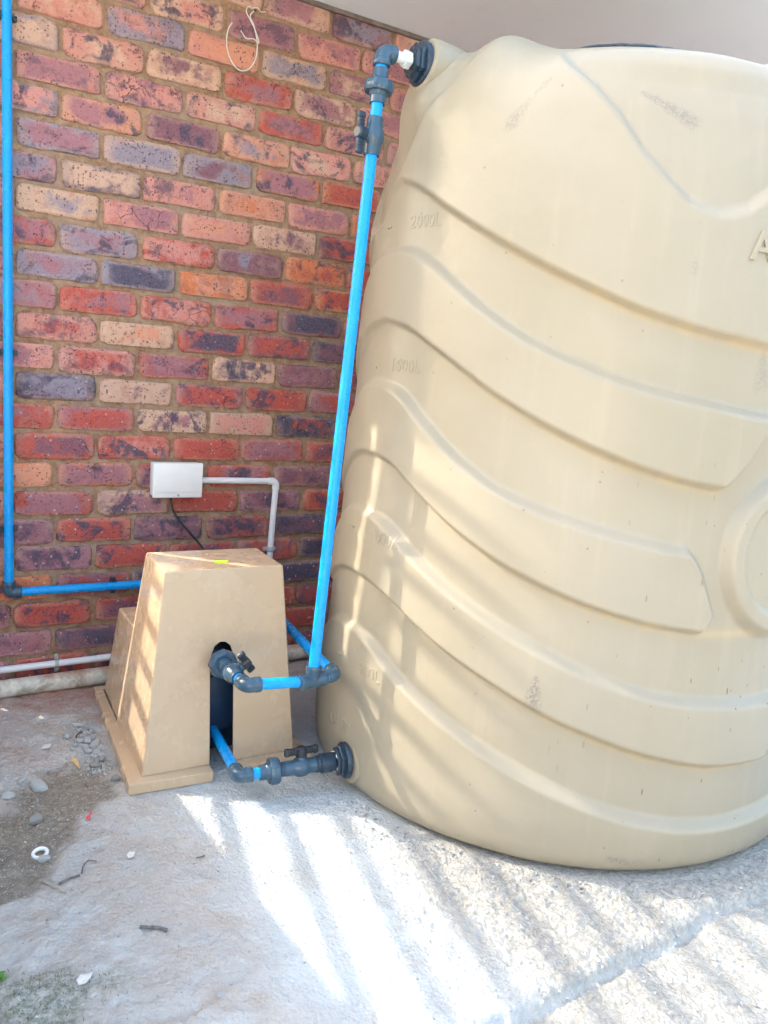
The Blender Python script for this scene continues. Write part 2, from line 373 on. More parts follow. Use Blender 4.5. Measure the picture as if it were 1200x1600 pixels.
M = dict(
    brick=m_brick(), mortar=m_mortar(), tank=m_tank(), cover=m_cover(), drain=m_drain(), ground=m_ground(), soffit=m_soffit(),
    blue=m_simple('blue_pvc', (.003, .31, .80), (.003, .335, .84), 14, .28, .35),
    slate=m_simple('slate_pvc', (.036, .082, .130), (.040, .088, .138), 30, .20, .55),
    black=m_simple('black_plastic', (.018, .024, .034), (.026, .032, .044), 30, .34, .5),
    navy=m_simple('navy_plastic', (.014, .032, .058), (.020, .044, .074), 30, .30, .55, .0004, 120),
    white=m_simple('white_plastic', (.87, .88, .90), (.85, .86, .89), 25, .42, .4, dirt=.04),
    conduit=m_simple('white_conduit', (.80, .82, .87), (.77, .79, .85), 20, .40, .4, dirt=.08),
    steel=m_simple('zinc_steel', (.48, .50, .50), (.36, .38, .38), 60, .35, .6),
    nickel=m_simple('pale_nipple_plastic', (.70, .74, .76), (.62, .67, .70), 30, .34, .5),
    tape=m_simple('white_tape', (.82, .82, .80), None, 30, .6),
    lime=m_simple('neon_sticker', (.50, .95, .02), (.55, .98, .04), 30, .5),
    twine=m_simple('white_twine', (.74, .73, .72), (.64, .62, .62), 200, .8, .2),
    rust=m_simple('rusty_wire', (.10, .065, .05), (.17, .10, .07), 120, .8, .2),
    shadowgap=m_simple('brown_batten', (.14, .11, .10), (.20, .16, .14), 30, .8),
    plaster=m_simple('cream_plaster', (.66, .62, .55), (.72, .68, .61), 3, .85, .2, .002, 40),
    roof=m_simple('roof_sheet', (.28, .27, .26), (.34, .33, .32), 5, .6),
    fence=m_simple('grey_gate_steel', (.66, .66, .65), (.72, .72, .71), 12, .5),
    stone=m_stone('grey_stone', (.46, .48, .49), (.62, .64, .65)),
    darkstone=m_stone('dark_stone', (.26, .255, .245), (.40, .385, .36)),
    leafmat=m_simple('dry_leaf', (.56, .36, .12), (.66, .52, .34), 160, .8, .2),
    twig=m_simple('grey_twig', (.30, .26, .22), (.46, .41, .36), 160, .9, .1),
    darktwig=m_simple('charred_stick', (.12, .12, .125), (.22, .21, .20), 160, .9, .1),
    paper=m_simple('pale_scrap', (.74, .72, .70), (.66, .63, .60), 120, .8, .2),
    red=m_simple('red_plastic', (.66, .08, .10), (.72, .12, .13), 120, .4, .4),
    mossgreen=m_simple('moss_green', (.12, .16, .085), (.17, .21, .12), 140, .9, .1),
    green=m_simple('small_weed_leaf', (.07, .20, .035), (.12, .27, .05), 140, .6, .3),
    pump=m_simple('pump_paint', (.010, .030, .075), (.014, .040, .090), 20, .4, .4),
)

# ------------------------------------------------------------------ ground
GX0, GX1, GY0, GY1, ST = -.42, 1.80, -2.06, .06, .0042
def axis(a, b, lo, hi):
    core = np.arange(a, b + 1e-6, ST)
    l = a - np.array([.02, .05, .12, .3, .7, 1.6, 4, 10, 25, 60]); h = core[-1] + np.array([.02, .05, .12, .3, .7, 1.6, 4, 10, 25, 60])
    return np.concatenate([l[::-1], core, h])
gx = axis(GX0, GX1, -60, 60); gy = axis(GY0, GY1, -60, 60)
X, Y = np.meshgrid(gx, gy, indexing='ij')
fade = sstep(X, GX0, GX0 + .1) * (1 - sstep(X, GX1 - .1, GX1)) * sstep(Y, GY0, GY0 + .1) * (1 - sstep(Y, GY1 - .03, GY1))
def poly_mask(P, soft=.02, wob=.03, seed=20):
    """signed distance to a polygon, edge broken up by noise"""
    P = np.array(P); xx = X + (fbm(X, Y, 14, 4, seed) - .5) * wob * 2; yy = Y + (fbm(X, Y, 14, 4, seed + 5) - .5) * wob * 2
    inside = np.zeros_like(X, bool); dmin = np.full_like(X, 9.)
    for i in range(len(P)):
        a = P[i]; b = P[(i + 1) % len(P)]
        cond = ((a[1] > yy) != (b[1] > yy)) & (xx < (b[0] - a[0]) * (yy - a[1]) / (b[1] - a[1] + 1e-12) + a[0]); inside ^= cond
        ab = b - a; t = np.clip(((xx - a[0]) * ab[0] + (yy - a[1]) * ab[1]) / (ab @ ab), 0, 1)
        dmin = np.minimum(dmin, np.hypot(xx - a[0] - t * ab[0], yy - a[1] - t * ab[1]))
    sd = np.where(inside, -dmin, dmin); return 1 - sstep(sd, -soft, soft)
damp = poly_mask([(-.20, -.74), (-.1, -.68), (-.01, -.61), (.045, -.555), (.155, -.54), (.165, -.73), (.075, -.80), (.02, -.86), (.0, -.93), (-.06, -1.0), (-.16, -1.06), (-.30, -1.10), (-.30, -.82)], .028, .06)
moss = poly_mask([(-.25, -1.20), (-.14, -1.25), (-.05, -1.27), (.0, -1.30), (-.03, -1.36), (-.12, -1.40), (-.25, -1.42)], .03, .05, 40) * .9
moss = np.maximum(moss, .5 * poly_mask([(-.03, -1.29), (.03, -1.29), (.04, -1.34), (-.01, -1.36)], .02, .03, 44))
red = sstep(Y + .10 * (fbm(X, Y, 6, 4, 60) - .5), -.30, -.12) * (.55 + .45 * (X < .4)) + .5 * sstep(fbm(X, Y, 5, 4, 64), .62, .72) * sstep(Y, -.6, -.3) * (X < .2)
earth = (1 - sstep(X + .9 * (Y + 1.2) * 0 + .35 * (fbm(X, Y, 3.5, 5, 70) - .5), .18, .36)) * (1 - .75 * sstep(Y, -1.05, -.75) * 0)
clean = sstep(X + .25 * (fbm(X, Y, 4, 5, 74) - .5), .14, .28) * (1 - sstep(X, .5, .7)) * sstep(fbm(X, Y, 5, 4, 77), .38, .56)
rough_area = sstep(X + .12 * (fbm(X, Y, 5, 4, 80) - .5), .50, .72) * sstep(-Y, 1.02, 1.25)
jl = -1.655 + (X - .6) * .06 + .03 * (fbm(X, Y, 7, 3, 84) - .5)
second = (1 - sstep(Y, jl - .012, jl + .008)) * sstep(X, .36, .5)
rough_area = rough_area * (1 - .55 * second)
Z = (fbm(X, Y, 2.2, 3, 1) - .5) * .012 + (fbm(X, Y, 9, 5, 5) - .5) * .008
Z += (fbm(X, Y, 38, 4, 9, .6) - .5) * (.0075 + .004 * damp + .004 * earth) - .0025 * sstep(fbm(X, Y, 55, 3, 29, .6), .60, .74)
lump = np.abs(fbm(X, Y, 46, 3, 13, .6) - .5) * 2
Z += rough_area * ((fbm(X, Y, 26, 3, 15, .6) - .5) * .010 + (fbm(X, Y, 75, 3, 16, .7) - .5) * .011)
Z -= second * .020
Z -= np.exp(-((Y - jl) / .012) ** 2) * sstep(X, .36, .5) * .009
Z -= damp * .006
Z += moss * (fbm(X, Y, 60, 3, 19) - .3) * .012
Z += .010 * sstep(fbm(X, Y, 11, 4, 25), .60, .72) * (1 - rough_area) * sstep(-X, -.3, .1)
# keep level where heavy things stand
flat = np.maximum(1 - sstep(np.hypot(X - 1.31, Y + .88), .62, .70), poly_mask([(.15, -.76), (.64, -.78), (.66, -.14), (.20, -.12)], .02, 0))
Z = Z * fade * (1 - flat) - .004 * flat * 0
nx, ny = len(gx), len(gy)
idx = np.arange(nx * ny).reshape(nx, ny)
Q = np.stack([idx[:-1, :-1], idx[1:, :-1], idx[1:, 1:], idx[:-1, 1:]], -1).reshape(-1, 4)
gm = big_mesh('ground', np.stack([X, Y, Z], -1).reshape(-1, 3), Q)
for nm, arr in (('damp', damp * fade), ('moss', moss * fade), ('red', np.clip(red, 0, 1) * fade), ('earth', earth * fade), ('clean', clean * fade), ('coarse', np.maximum(rough_area, second) * fade * .9), ('yard', 1 - (1 - sstep(-Y, 2.9, 3.1)) * (1 - sstep(X, 3.4, 3.6)) * (1 - sstep(-X, 3.2, 3.4)))):
    a = gm.attributes.new(nm, 'FLOAT', 'POINT'); a.data.foreach_set('value', np.ascontiguousarray(arr, np.float32).ravel())
ground = link('ground', gm, M['ground'], None, 180); ground['kind'] = 'structure'
def gz(x, y):
    i = int(np.clip(np.searchsorted(gx, x), 1, nx - 1)); j = int(np.clip(np.searchsorted(gy, y), 1, ny - 1)); return float(Z[i, j])

# ------------------------------------------------------------------ brick wall
BM, BC, JX, JZ = .22924, .085, .0112, .0120
ZT = 1.965
wall = empty('brick_wall', (.5, 0, 0), 'flashed red and purple face brick house wall with recessed tan mortar', 'wall')
wx = np.concatenate([np.arange(-.212, 1.5, .008), np.arange(1.52, 4.2, .12)]); wz = np.arange(0, 2.131, .008)
WX, WZ = np.meshgrid(wx, wz, indexing='ij')
WY = .0105 + (fbm(WX, WZ, 45, 4, 100, .6) - .5) * .009 + (fbm(WX, WZ, 8, 3, 106) - .5) * .006
wi = np.arange(WX.size).reshape(WX.shape)
WQ = np.stack([wi[:-1, :-1], wi[1:, :-1], wi[1:, 1:], wi[:-1, 1:]], -1).reshape(-1, 4)
link('mortar', big_mesh('mortar', np.stack([WX, WY, WZ], -1).reshape(-1, 3), WQ), M['mortar'], wall, 180)
MB().box((1.994, .126, 1.065), (4.412, .20, 2.13)).build('wall_core', M['mortar'], wall, 0)

def brick_mesh(k, L, H, chip=1.):
    """rounded brick: fine grid front face, wavy arrises, a few knocked corners"""
    r = np.random.default_rng(50 + k); n, m = 17, 7
    us = np.concatenate([[0, .012, .035], np.linspace(.09, .91, n - 6), [.965, .988, 1]]); vs = np.array([0, .045, .13, .5, .87, .955, 1.])
    v = []; f = []
    e = [np.cumsum(r.normal(0, .0012, n)) for _ in range(2)]
    for q in e: q -= np.linspace(q[0], q[-1], n)
    cr = r.uniform(.002, .010, 4)
    for i, a in enumerate(us):
        for j, b in enumerate(vs):
            x = (a - .5) * L; z = (b - .5) * H
            if j == 0: z += e[0][i] + abs(r.normal(0, .0005))
            if j == m - 1: z += e[1][i] - abs(r.normal(0, .0005))
            if i in (0, n - 1): x += r.normal(0, .0011)
            dx = min(a, 1 - a) * L; dz = min(b, 1 - b) * H
            y = .0052 * max(0, 1 - dx / .0075) ** 2 + .0052 * max(0, 1 - dz / .0075) ** 2
            ci = (0 if a < .5 else 1) + (0 if b < .5 else 2); dc = math.hypot(dx, dz)
            if dc < .012:
                g = (1 - dc / .012) * cr[ci]; x += g * (1 if a < .5 else -1); z += g * (1 if b < .5 else -1) * .8; y += g * .5
            y += r.normal(0, .0005) * chip
            v.append((x, y, z))
    for i in range(n - 1):
        for j in range(m - 1): f.append((i * m + j, (i + 1) * m + j, (i + 1) * m + j + 1, i * m + j + 1))
    rim = [i * m for i in range(n)] + [(n - 1) * m + j for j in range(1, m)] + [i * m + m - 1 for i in range(n - 2, -1, -1)] + [j for j in range(m - 2, 0, -1)]
    b0 = len(v)
    for q in rim: v.append((v[q][0], .045, v[q][2]))
    for a in range(len(rim)):
        b = (a + 1) % len(rim); f.append((rim[b], rim[a], b0 + a, b0 + b))
    me = mesh('brick', v, f); me.materials.append(M['brick']); me.shade_smooth(); me.set_sharp_from_angle(angle=R(55)); return me
FULL = [brick_mesh(k, BM - JX, BC - JZ, 2.2 if k % 5 == 0 else 1) for k in range(12)]
HALF = [brick_mesh(40 + k, BM / 2 - JX, BC - JZ) for k in range(3)]
PAL = {'p': (.62, .265, .235), 's': (.68, .30, .20), 'o': (.63, .185, .070), 'r': (.49, .080, .062), 'u': (.36, .155, .20), 'g': (.26, .235, .315),
       'd': (.060, .062, .125), 'c': (.62, .40, .31), 'm': (.46, .20, .18), 'x': (.21, .088, .135)}
rows = {  # main colour + colour of the burnt patch, left to right, upper rows paler with some haze painted in, as in the photograph
 -2: 'pu pc cu cu ug pc', -1: 'pc pu cp uu pu pu pu', 0: 'pc gp ps cg uc pu pp', 1: 'gc pc cx ru cu pu pp', 2: 'pu up pc ru pu pu', 3: 'gp su ux sg pc ps pu',
 4: 'gu cg gx ou or rp', 5: 'ug dc pu so pu or rr', 6: 'cg pu ps cx rr or', 7: 'ru gu rp xg or rr ru', 8: 'gu gd os rx or rr', 9: 'ug ru rp ru xd ru ru', 10: 'pr cs rd xr dx rx',
 11: 'pu pr ru cd xu rx ru', 12: 'dg cx ur rr ur rx', 13: 'ru ur cu cp dr xr rr', 14: 'rx rp rr ru rx rr', 15: 'os ou rx ru ux rr xr', 16: 'ru cu rr ux rr rx', 17: 'ux rr xu rx dx rr rx',
 18: 'ux rr rx ru xd rr', 19: 'or xr dr rx xd rr rr', 20: 'rr rx xd rr xr rx', 21: 'ux xd xr rx rr xr rx', 22: 'rr rx xr rx xr rr'}
XV = 1.36; rest = MB(); nb = 0
for r_ in range(-2, 23):
    codes = rows[r_].split(); odd = r_ % 2
    for k in range(-1, 18):
        x0 = k * BM - (BM / 2 if odd else 0); L = BM; mm = None
        if odd and k == -1: continue
        if odd and k == 0: x0 = -BM / 2; mm = FULL
        if x0 > 3.9: continue
        lst = FULL
        cx = x0 + L / 2 + random.gauss(0, .0015); cz = ZT - r_ * BC - BC / 2 + random.gauss(0, .0010); cy = -.0005 + random.gauss(0, .0014)
        kk = k if k >= 0 else 0
        code = codes[kk] if kk < len(codes) and k >= 0 else random.choice(['ru', 'pu', 'rx', 'ur', 'pr'])
        if cx < XV + .1:
            me = random.choice(lst); o = bpy.data.objects.new('brick', me); COL.objects.link(o)
            o.parent = wall; o.matrix_parent_inverse = Matrix.Translation(wall.location).inverted()
            o.location = (cx, cy, cz); o.rotation_euler = (random.gauss(0, .006), random.gauss(0, .005), random.gauss(0, .005))
            if random.random() < .5: o.rotation_euler[1] += math.pi
            j = random.uniform(.90, 1.10); b = PAL[code[0]]; fl = PAL[code[1]]
            o.color = (b[0] * j * random.uniform(.96, 1.04), b[1] * j, b[2] * j * random.uniform(.95, 1.06), 1)
            o['flash'] = fl; o['flash_amount'] = random.uniform(.35, .75); o['lime'] = min(.7, max(0.02, .03 + .035 * (r_ - 5)))
            nb += 1
        else:
            me = FULL[(k * 7 + r_) % 12]; rest.add([(v.co.x + cx, v.co.y + cy, v.co.z + cz) for v in me.vertices], [tuple(p.vertices) for p in me.polygons])
    if odd:
        cz = ZT - r_ * BC - BC / 2; o = bpy.data.objects.new('brick', HALF[r_ % 3]); COL.objects.link(o)
        o.parent = wall; o.matrix_parent_inverse = Matrix.Translation(wall.location).inverted(); o.location = (-.75 * BM, -.0005, cz)
        o.color = (*PAL['m'], 1); o['flash'] = PAL['u']; o['flash_amount'] = .5; o['lime'] = .2
ro = rest.build('brickwork', M['brick'], wall, 50); ro['kind'] = 'stuff'; ro.color = (*PAL['r'], 1); ro['flash'] = PAL['u']; ro['flash_amount'] = .6; ro['lime'] = .2

# ------------------------------------------------------------------ eave over the wall
eave = empty('eave', (2, 0, 2.13), 'pale plastered flat soffit of the eave above the brick wall', 'eave')
MB().box((2.0, -.345, 2.150), (5.0, 1.11, .036)).build('soffit_board', M['soffit'], eave, 0)
MB().box((2.0, -.913, 2.222), (5.04, .024, .19)).build('fascia', M['soffit'], eave, 0)
MB().box((-.512, .60, 2.222), (.024, 3.06, .19)).build('barge_board', M['soffit'], eave, 0)
rb = MB(); v = [(-.53, -.94, 2.318), (4.6, -.94, 2.318), (4.6, 2.2, 3.2), (-.53, 2.2, 3.2)]
rb.add(v + [(a, b, c + .02) for a, b, c in v], [(3, 2, 1, 0), (4, 5, 6, 7), (0, 1, 5, 4), (1, 2, 6, 5), (2, 3, 7, 6), (3, 0, 4, 7)]).build('roof_sheet', M['roof'], eave, 0)
# a thin shadow-gap batten where soffit meets brickwork
MB().box((2.0, -.007, 2.1255), (4.4, .012, .013)).build('batten', M['shadowgap'], eave, 0)

# ------------------------------------------------------------------ slatted side gate at the wall corner (left of the frame; it throws the bars of shade)
gd = Vector((-.196, -.981, 0)); gate = empty('side_gate', (-.27, -.03, 0), 'pale painted steel side gate of horizontal slats beside the wall corner', 'gate')
MB().box((-.262, -.026, 1.0), (.052, .056, 2.0)).build('post', M['fence'], gate, 0)
g0 = Vector((-.272, -.056, 0)); gn = Vector((-gd.y, gd.x, 0))
for k in range(-2, 12):
    z = .675 + .112 * k; a, b = 0.0, 1.95
    MB().box(g0 + gd * ((a + b) / 2) + Vector((0, 0, z)), (b - a, .012, .027), (gd, gn, (0, 0, 1))).build('slat', M['fence'], gate, 0)
block_pts = []  # unseen sloping panel, added to keep low sun off the near ground
for u, z in ((0., 0.), (1.95, 0.), (1.95, 1.12), (0., .526)): block_pts.append(g0 + gd * u + Vector((0, 0, z)) - gn * .006)
MB().add(block_pts + [p + gn * .012 for p in block_pts], [(3, 2, 1, 0), (4, 5, 6, 7), (0, 1, 5, 4), (1, 2, 6, 5), (2, 3, 7, 6), (3, 0, 4, 7)]).build('low_sun_block', M['fence'], gate, 0)
MB().box((-.233, .004, .25), (.020, .012, .50)).build('gap_sun_block', M['fence'], gate, 0)  # added to block stray sun between wall corner and post
MB().box(g0 + gd * 1.985 + Vector((0, 0, 1.0)), (.06, .05, 2.0), (gd, gn, (0, 0, 1))).build('post', M['fence'], gate, 0)

# wall added behind the camera to bounce sunlight into the shade
yw = empty('bounce_wall', (1, -6, 0), 'added cream plastered wall behind the viewer that bounces sunlight into the shade', 'wall')
MB().box((-5.0, -6.05, 1.05), (8.0, .16, 2.1), bev=.01).build('plaster', M['plaster'], yw, 0)
MB().box((-5.0, -6.05, 2.13), (8.06, .24, .055), bev=.012).build('coping', M['plaster'], yw, 0)

# fine metal strips, unseen, added behind the slats only to weaken the sun
mi = MB()
for k in range(212):
    z = .50 + .007 * k; mi.box(g0 + gd * .975 + gn * .0085 + Vector((0, 0, z)), (1.94, .0008, .0027), (gd, gn, (0, 0, 1)))
for k in range(13):
    mi.box(g0 + gd * (.01 + .16 * k) + gn * .0096 + Vector((0, 0, 1.24)), (.004, .0012, 1.50), (gd, gn, (0, 0, 1)))
o = mi.build('sun_thinning_mesh', M['fence'], gate, 0); o['kind'] = 'stuff'

# ------------------------------------------------------------------ water tank
TX, TY = 1.31, -.88
BANDS = {
 'dark1': [(-120, 1.44), (-96.4, 1.463), (-87.2, 1.435), (-76.9, 1.376), (-63.4, 1.304), (-52.4, 1.249), (-43.6, 1.212), (-35.1, 1.179), (-22.6, 1.149), (-8.1, 1.132), (10, 1.126)],
 'bright1': [(-120, 1.28), (-96.6, 1.303), (-86.6, 1.299), (-78.8, 1.262), (-64.2, 1.160), (-54.3, 1.103), (-45.5, 1.069), (-35.8, 1.038), (-26.1, 1.019), (-16.9, 1.006), (-7.7, .994), (10, .99)],
 'dark2': [(-120, 1.12), (-95, 1.144), (-84.2, 1.124), (-71.9, 1.061), (-59.3, .987), (-50, .941), (-41.4, .905), (-31.7, .873), (-22.9, .851), (-14.8, .841), (10, .83)],
 'bright2': [(-120, .97), (-93, 1.0), (-84.8, .983), (-76.5, .919), (-67.3, .852), (-59.7, .806), (-50.6, .774), (-42.1, .751), (-32.5, .731), (-22.6, .714), (-10, .705), (10, .70)],
 'dark3': [(-120, .80), (-93, .832), (-85, .819), (-75.9, .763), (-65.4, .698), (-55.3, .646), (-47.6, .615), (-40.4, .590), (-28.4, .559), (-16.1, .541), (10, .535)],
 'bright3': [(-120, .66), (-93, .692), (-84.6, .680), (-75.5, .622), (-65.1, .565), (-56.5, .524), (-47.5, .484), (-38.9, .451), (-29.3, .417), (-19.1, .396), (-9.1, .386), (3.8, .378), (10, .378)],
 'dark4': [(-120, .51), (-93, .536), (-87.8, .532), (-79.3, .505), (-66.5, .441), (-55, .391), (-47.3, .356), (-40, .327), (-25.5, .279), (-12, .248), (6.2, .236), (10, .236)],
 'bright4': [(-120, .38), (-93, .409), (-85, .390), (-78.7, .350), (-69.3, .306), (-61.6, .270), (-48.2, .213), (-36.1, .167), (-26.5, .139), (-16.1, .119), (-5.7, .111), (8.4, .111), (10, .111)]}
tg = np.arange(-96, 6.01, .25)
LUT = {}
for k, v in BANDS.items():
    v = np.array(v); y = np.interp(np.arange(-110, 14, .25), v[:, 0], v[:, 1]); g = np.exp(-(np.arange(-40, 41) / 14.) ** 2); g /= g.sum()
    LUT[k] = np.convolve(np.pad(y, 40, mode='edge'), g, 'valid')
def line(k, th): return np.interp(th, np.arange(-110, 14, .25), LUT[k])
def fold(th):
    t = np.where(th > 2, 4 - th, th); t = np.where(t < -94, -188 - t, t); return np.clip(t, -94, 2)
PROF = np.array([(.0, .012), (.56, .010), (.60, .004), (.622, .004), (.640, .010), (.651, .024), (.657, .048), (.660, .10), (.648, .35), (.633, .65), (.619, .95), (.605, 1.25), (.592, 1.48),
                 (.585, 1.57), (.569, 1.625), (.543, 1.662), (.505, 1.690), (.46, 1.706), (.40, 1.727), (.34, 1.745), (.30, 1.754), (.27, 1.758), (.262, 1.768), (.25, 1.771), (0, 1.771)])
def resample(P, n):
    d = np.r_[0, np.cumsum(np.hypot(*np.diff(P, axis=0).T))]
    s = np.linspace(0, d[-1], 4000); q = np.c_[np.interp(s, d, P[:, 0]), np.interp(s, d, P[:, 1])]
    g = np.exp(-(np.arange(-60, 61) / 26.) ** 2); g /= g.sum()
    q2 = np.c_[np.convolve(np.pad(q[:, 0], 60, mode='reflect', reflect_type='odd'), g, 'valid'), np.convolve(np.pad(q[:, 1], 60, mode='reflect', reflect_type='odd'), g, 'valid')]
    t = np.sort(np.concatenate([np.linspace(0, 3999, n)])); return np.c_[np.interp(t, np.arange(4000), q2[:, 0]), np.interp(t, np.arange(4000), q2[:, 1])]
prof = resample(PROF, 640); prof = prof[prof[:, 0] > .02]
pt = np.gradient(prof, axis=0); pn = np.c_[pt[:, 1], -pt[:, 0]]; pn /= np.linalg.norm(pn, axis=1)[:, None]
TH = np.concatenate([np.arange(-120, 14, .22), np.arange(14, 240, 1.0)])
th2, pi = np.meshgrid(TH, np.arange(len(prof)), indexing='ij'); zz = prof[pi, 1]; rr = prof[pi, 0]
thw = (th2 + 180) % 360 - 180; ft = fold(thw)
def above(k, w): return sstep(zz - line(k, ft), -w / 2, w / 2)
wl_, wd_ = .027, .018
top = above('dark1', wd_)
# closed ends of the two middle bands
e2 = np.interp(zz, [.52, .541, .577, .671, .708, .74], [-16.5, -15.2, -13.2, -17.0, -19.4, -22]); e1 = np.interp(zz, [.82, .841, .856, .892, .943, 1.0], [-15.8, -14.6, -12.6, -9.5, -6.1, -3])
end1 = 1 - sstep(ft - e1, -1.1, 1.1); end2 = 1 - sstep(ft - e2, -1.1, 1.1)
b1 = above('dark2', wd_) * (1 - above('bright1', wl_)) * end1
b2 = above('dark3', wd_) * (1 - above('bright2', wl_)) * end2
b3 = above('dark4', wd_) * (1 - above('bright3', wl_)); b4 = 1 - above('bright4', wl_)
Hh = np.maximum.reduce([top, b1, b2, b3, b4]) - 1.
disp = Hh * .0235 * (.45 + .55 * sstep(ft, -94, -80) * sstep(thw, -108, -84))
# round emblem
ex = np.radians(thw - 4) * .632; ez = zz - .70; er = np.hypot(ex, ez)
ring = (1 - sstep(er, .158, .186)) * (1 - .55 * (1 - sstep(er, .116, .138)))
disp = np.where(np.abs(thw - 4) < 40, np.maximum(disp, -.0235 + .0255 * ring), disp)
# U-shaped recessed panels on the shoulder
tu = np.abs((thw + 22 + 45) % 90 - 45)
uz = np.interp(tu, [0, 2, 6, 10.5, 16, 20.5, 26, 31.6, 37, 41, 45], [1.374, 1.377, 1.390, 1.426, 1.480, 1.538, 1.597, 1.647, 1.70, 1.745, 1.80])
uin = sstep(zz - uz, -.016, .018)
topfade = 1 - sstep(zz, 1.62, 1.715)
disp -= uin * (.020 + .014 * sstep(zz - uz, 0, .25)) * topfade
tb = (thw + 76 + 45) % 90 - 45; arc_ = np.radians(tb) * .47
disp += .046 * np.exp(-(arc_ / .080) ** 2) * np.exp(-((rr - .455) / .095) ** 2) * sstep(zz, 1.54, 1.64)
arc2 = np.radians((thw + 96 + 180) % 360 - 180) * .5
disp += .050 * np.exp(-(arc2 / .10) ** 4) * np.exp(-((rr - .53) / .10) ** 2) * sstep(zz, 1.52, 1.64)
# sink gently moulded skin unevenness
disp += (fbm(thw * .09, zz * 9, 1., 3, 130) - .5) * .0025
disp *= sstep(rr, .25, .32)
stain = np.zeros_like(zz)
for k in ('dark1', 'dark2', 'dark3', 'dark4'):
    stain = np.maximum(stain, np.exp(-((zz - line(k, ft) + .004) / .010) ** 2) * sstep(ft, -75, -40) * (.4 + .6 * vnoise(thw * .6, zz * 0, 140)))
stain *= (zz < 1.5) * np.where(zz > .8, end1, np.where(zz > .6, end2, 1))
R2 = rr + disp * pn[pi, 0]; Z2 = zz + disp * pn[pi, 1]; a = np.radians(th2)
V = np.stack([TX + R2 * np.sin(a), TY - R2 * np.cos(a), Z2], -1)
nt, npf = th2.shape; ti = np.arange(nt * npf).reshape(nt, npf); tn = np.roll(ti, -1, axis=0)
TQ = np.stack([ti[:, :-1], tn[:, :-1], tn[:, 1:], ti[:, 1:]], -1).reshape(-1, 4)
tank = empty('water_tank', (TX, TY, 0), 'large beige ribbed plastic rainwater tank standing on the concrete', 'water tank')
tm = big_mesh('tank_body', V.reshape(-1, 3), TQ)
at = tm.attributes.new('stain', 'FLOAT', 'POINT'); at.data.foreach_set('value', np.ascontiguousarray(stain, np.float32).ravel())
link('tank_body', tm, M['tank'], tank, 180)
def tank_pt(th, z, off=0.):
    r = np.interp(z, prof[:, 1][prof[:, 0] > .57], prof[:, 0][prof[:, 0] > .57]); j = int(np.argmin(np.abs(TH - th))); 
    col = R2[j]; ok = (zz[j] > .05) & (zz[j] < 1.6); r = float(np.interp(z, Z2[j][ok], col[ok])) + off; a = R(th)
    return Vector((TX + r * math.sin(a), TY - r * math.cos(a), z))
lid = MB().lathe([(0, .232), (.010, .236), (.015, .232), (.019, .215), (.022, .12), (.023, .01)], (TX, TY, 1.7825), (0, 0, 1), 64, lambda a, t: 1 + .012 * (math.cos(24 * a) > 0)).build('lid', M['navy'], tank)
MB().box((TX + .10, TY - .205, 1.8035), (.05, .02, .012), bev=.003).build('lid_latch', M['black'], lid)
# moulded pads behind the fittings
INL = Vector((.728, -.862, 1.700)); OUTL = Vector((.652, -.908, .078))
MB().lathe([(0, .050), (.004, .056), (.02, .060), (.05, .062), (.22, .066)], INL + Vector((.008, 0, 0)), (1, -.02, -.16), 48).build('inlet_pad', M['tank'], tank)
MB().lathe([(-.004, .052), (.0, .058), (.012, .061), (.06, .062)], OUTL + Vector((.004, 0, 0)), (1, .02, 0), 48).build('outlet_pad', M['tank'], tank)
def emboss(text, th, z, h, name='embossed_mark', depth=.0008, shear=0.):
    cu = bpy.data.curves.new(name, 'FONT'); cu.body = text; cu.size = h * 1.40; cu.extrude = depth; cu.bevel_depth = depth * .35; cu.align_x = 'LEFT'; cu.shear = shear; cu.resolution_u = 3
    o = bpy.data.objects.new('tmp', cu); COL.objects.link(o); dg = bpy.context.evaluated_depsgraph_get(); me0 = bpy.data.meshes.new_from_object(o.evaluated_get(dg)); bpy.data.objects.remove(o)
    bm = bmesh.new(); bm.from_mesh(me0); bmesh.ops.subdivide_edges(bm, edges=[e for e in bm.edges if e.calc_length() > h * .4], cuts=2); bm.to_mesh(me0); bm.free()
    for v in me0.vertices:
        x, y, w = v.co; t = th + math.degrees(x / .63); v.co = tank_pt(t, z + y, w + depth * .2)
    me0.materials.clear(); me0.update(); return link(name, me0, M['tank'], tank, 40)
for txt, th, z in (('2000L', -89.5, 1.345), ('1500L', -90.5, 1.005 + .02), ('1000L', -88.5, .628), ('500L', -87.0, .305)):
    emboss(txt, th, z, .030)
for th, z in ((-99.7, 1.360), (-98.0, 1.030), (-97.4, .640), (-95.9, .318)):
    mbx = MB(); c = tank_pt(th, z, .001); n = Vector((math.sin(R(th)), -math.cos(R(th)), 0)); mbx.box(c, (.024, .005, .005), (n.cross(Vector((0, 0, 1))) * -1, n, (0, 0, 1)), .0012).build('level_dash', M['tank'], tank)
emboss('OUT', -97.5, .135, .036)
emboss('A', -15.4, 1.294, .058, depth=.0034)

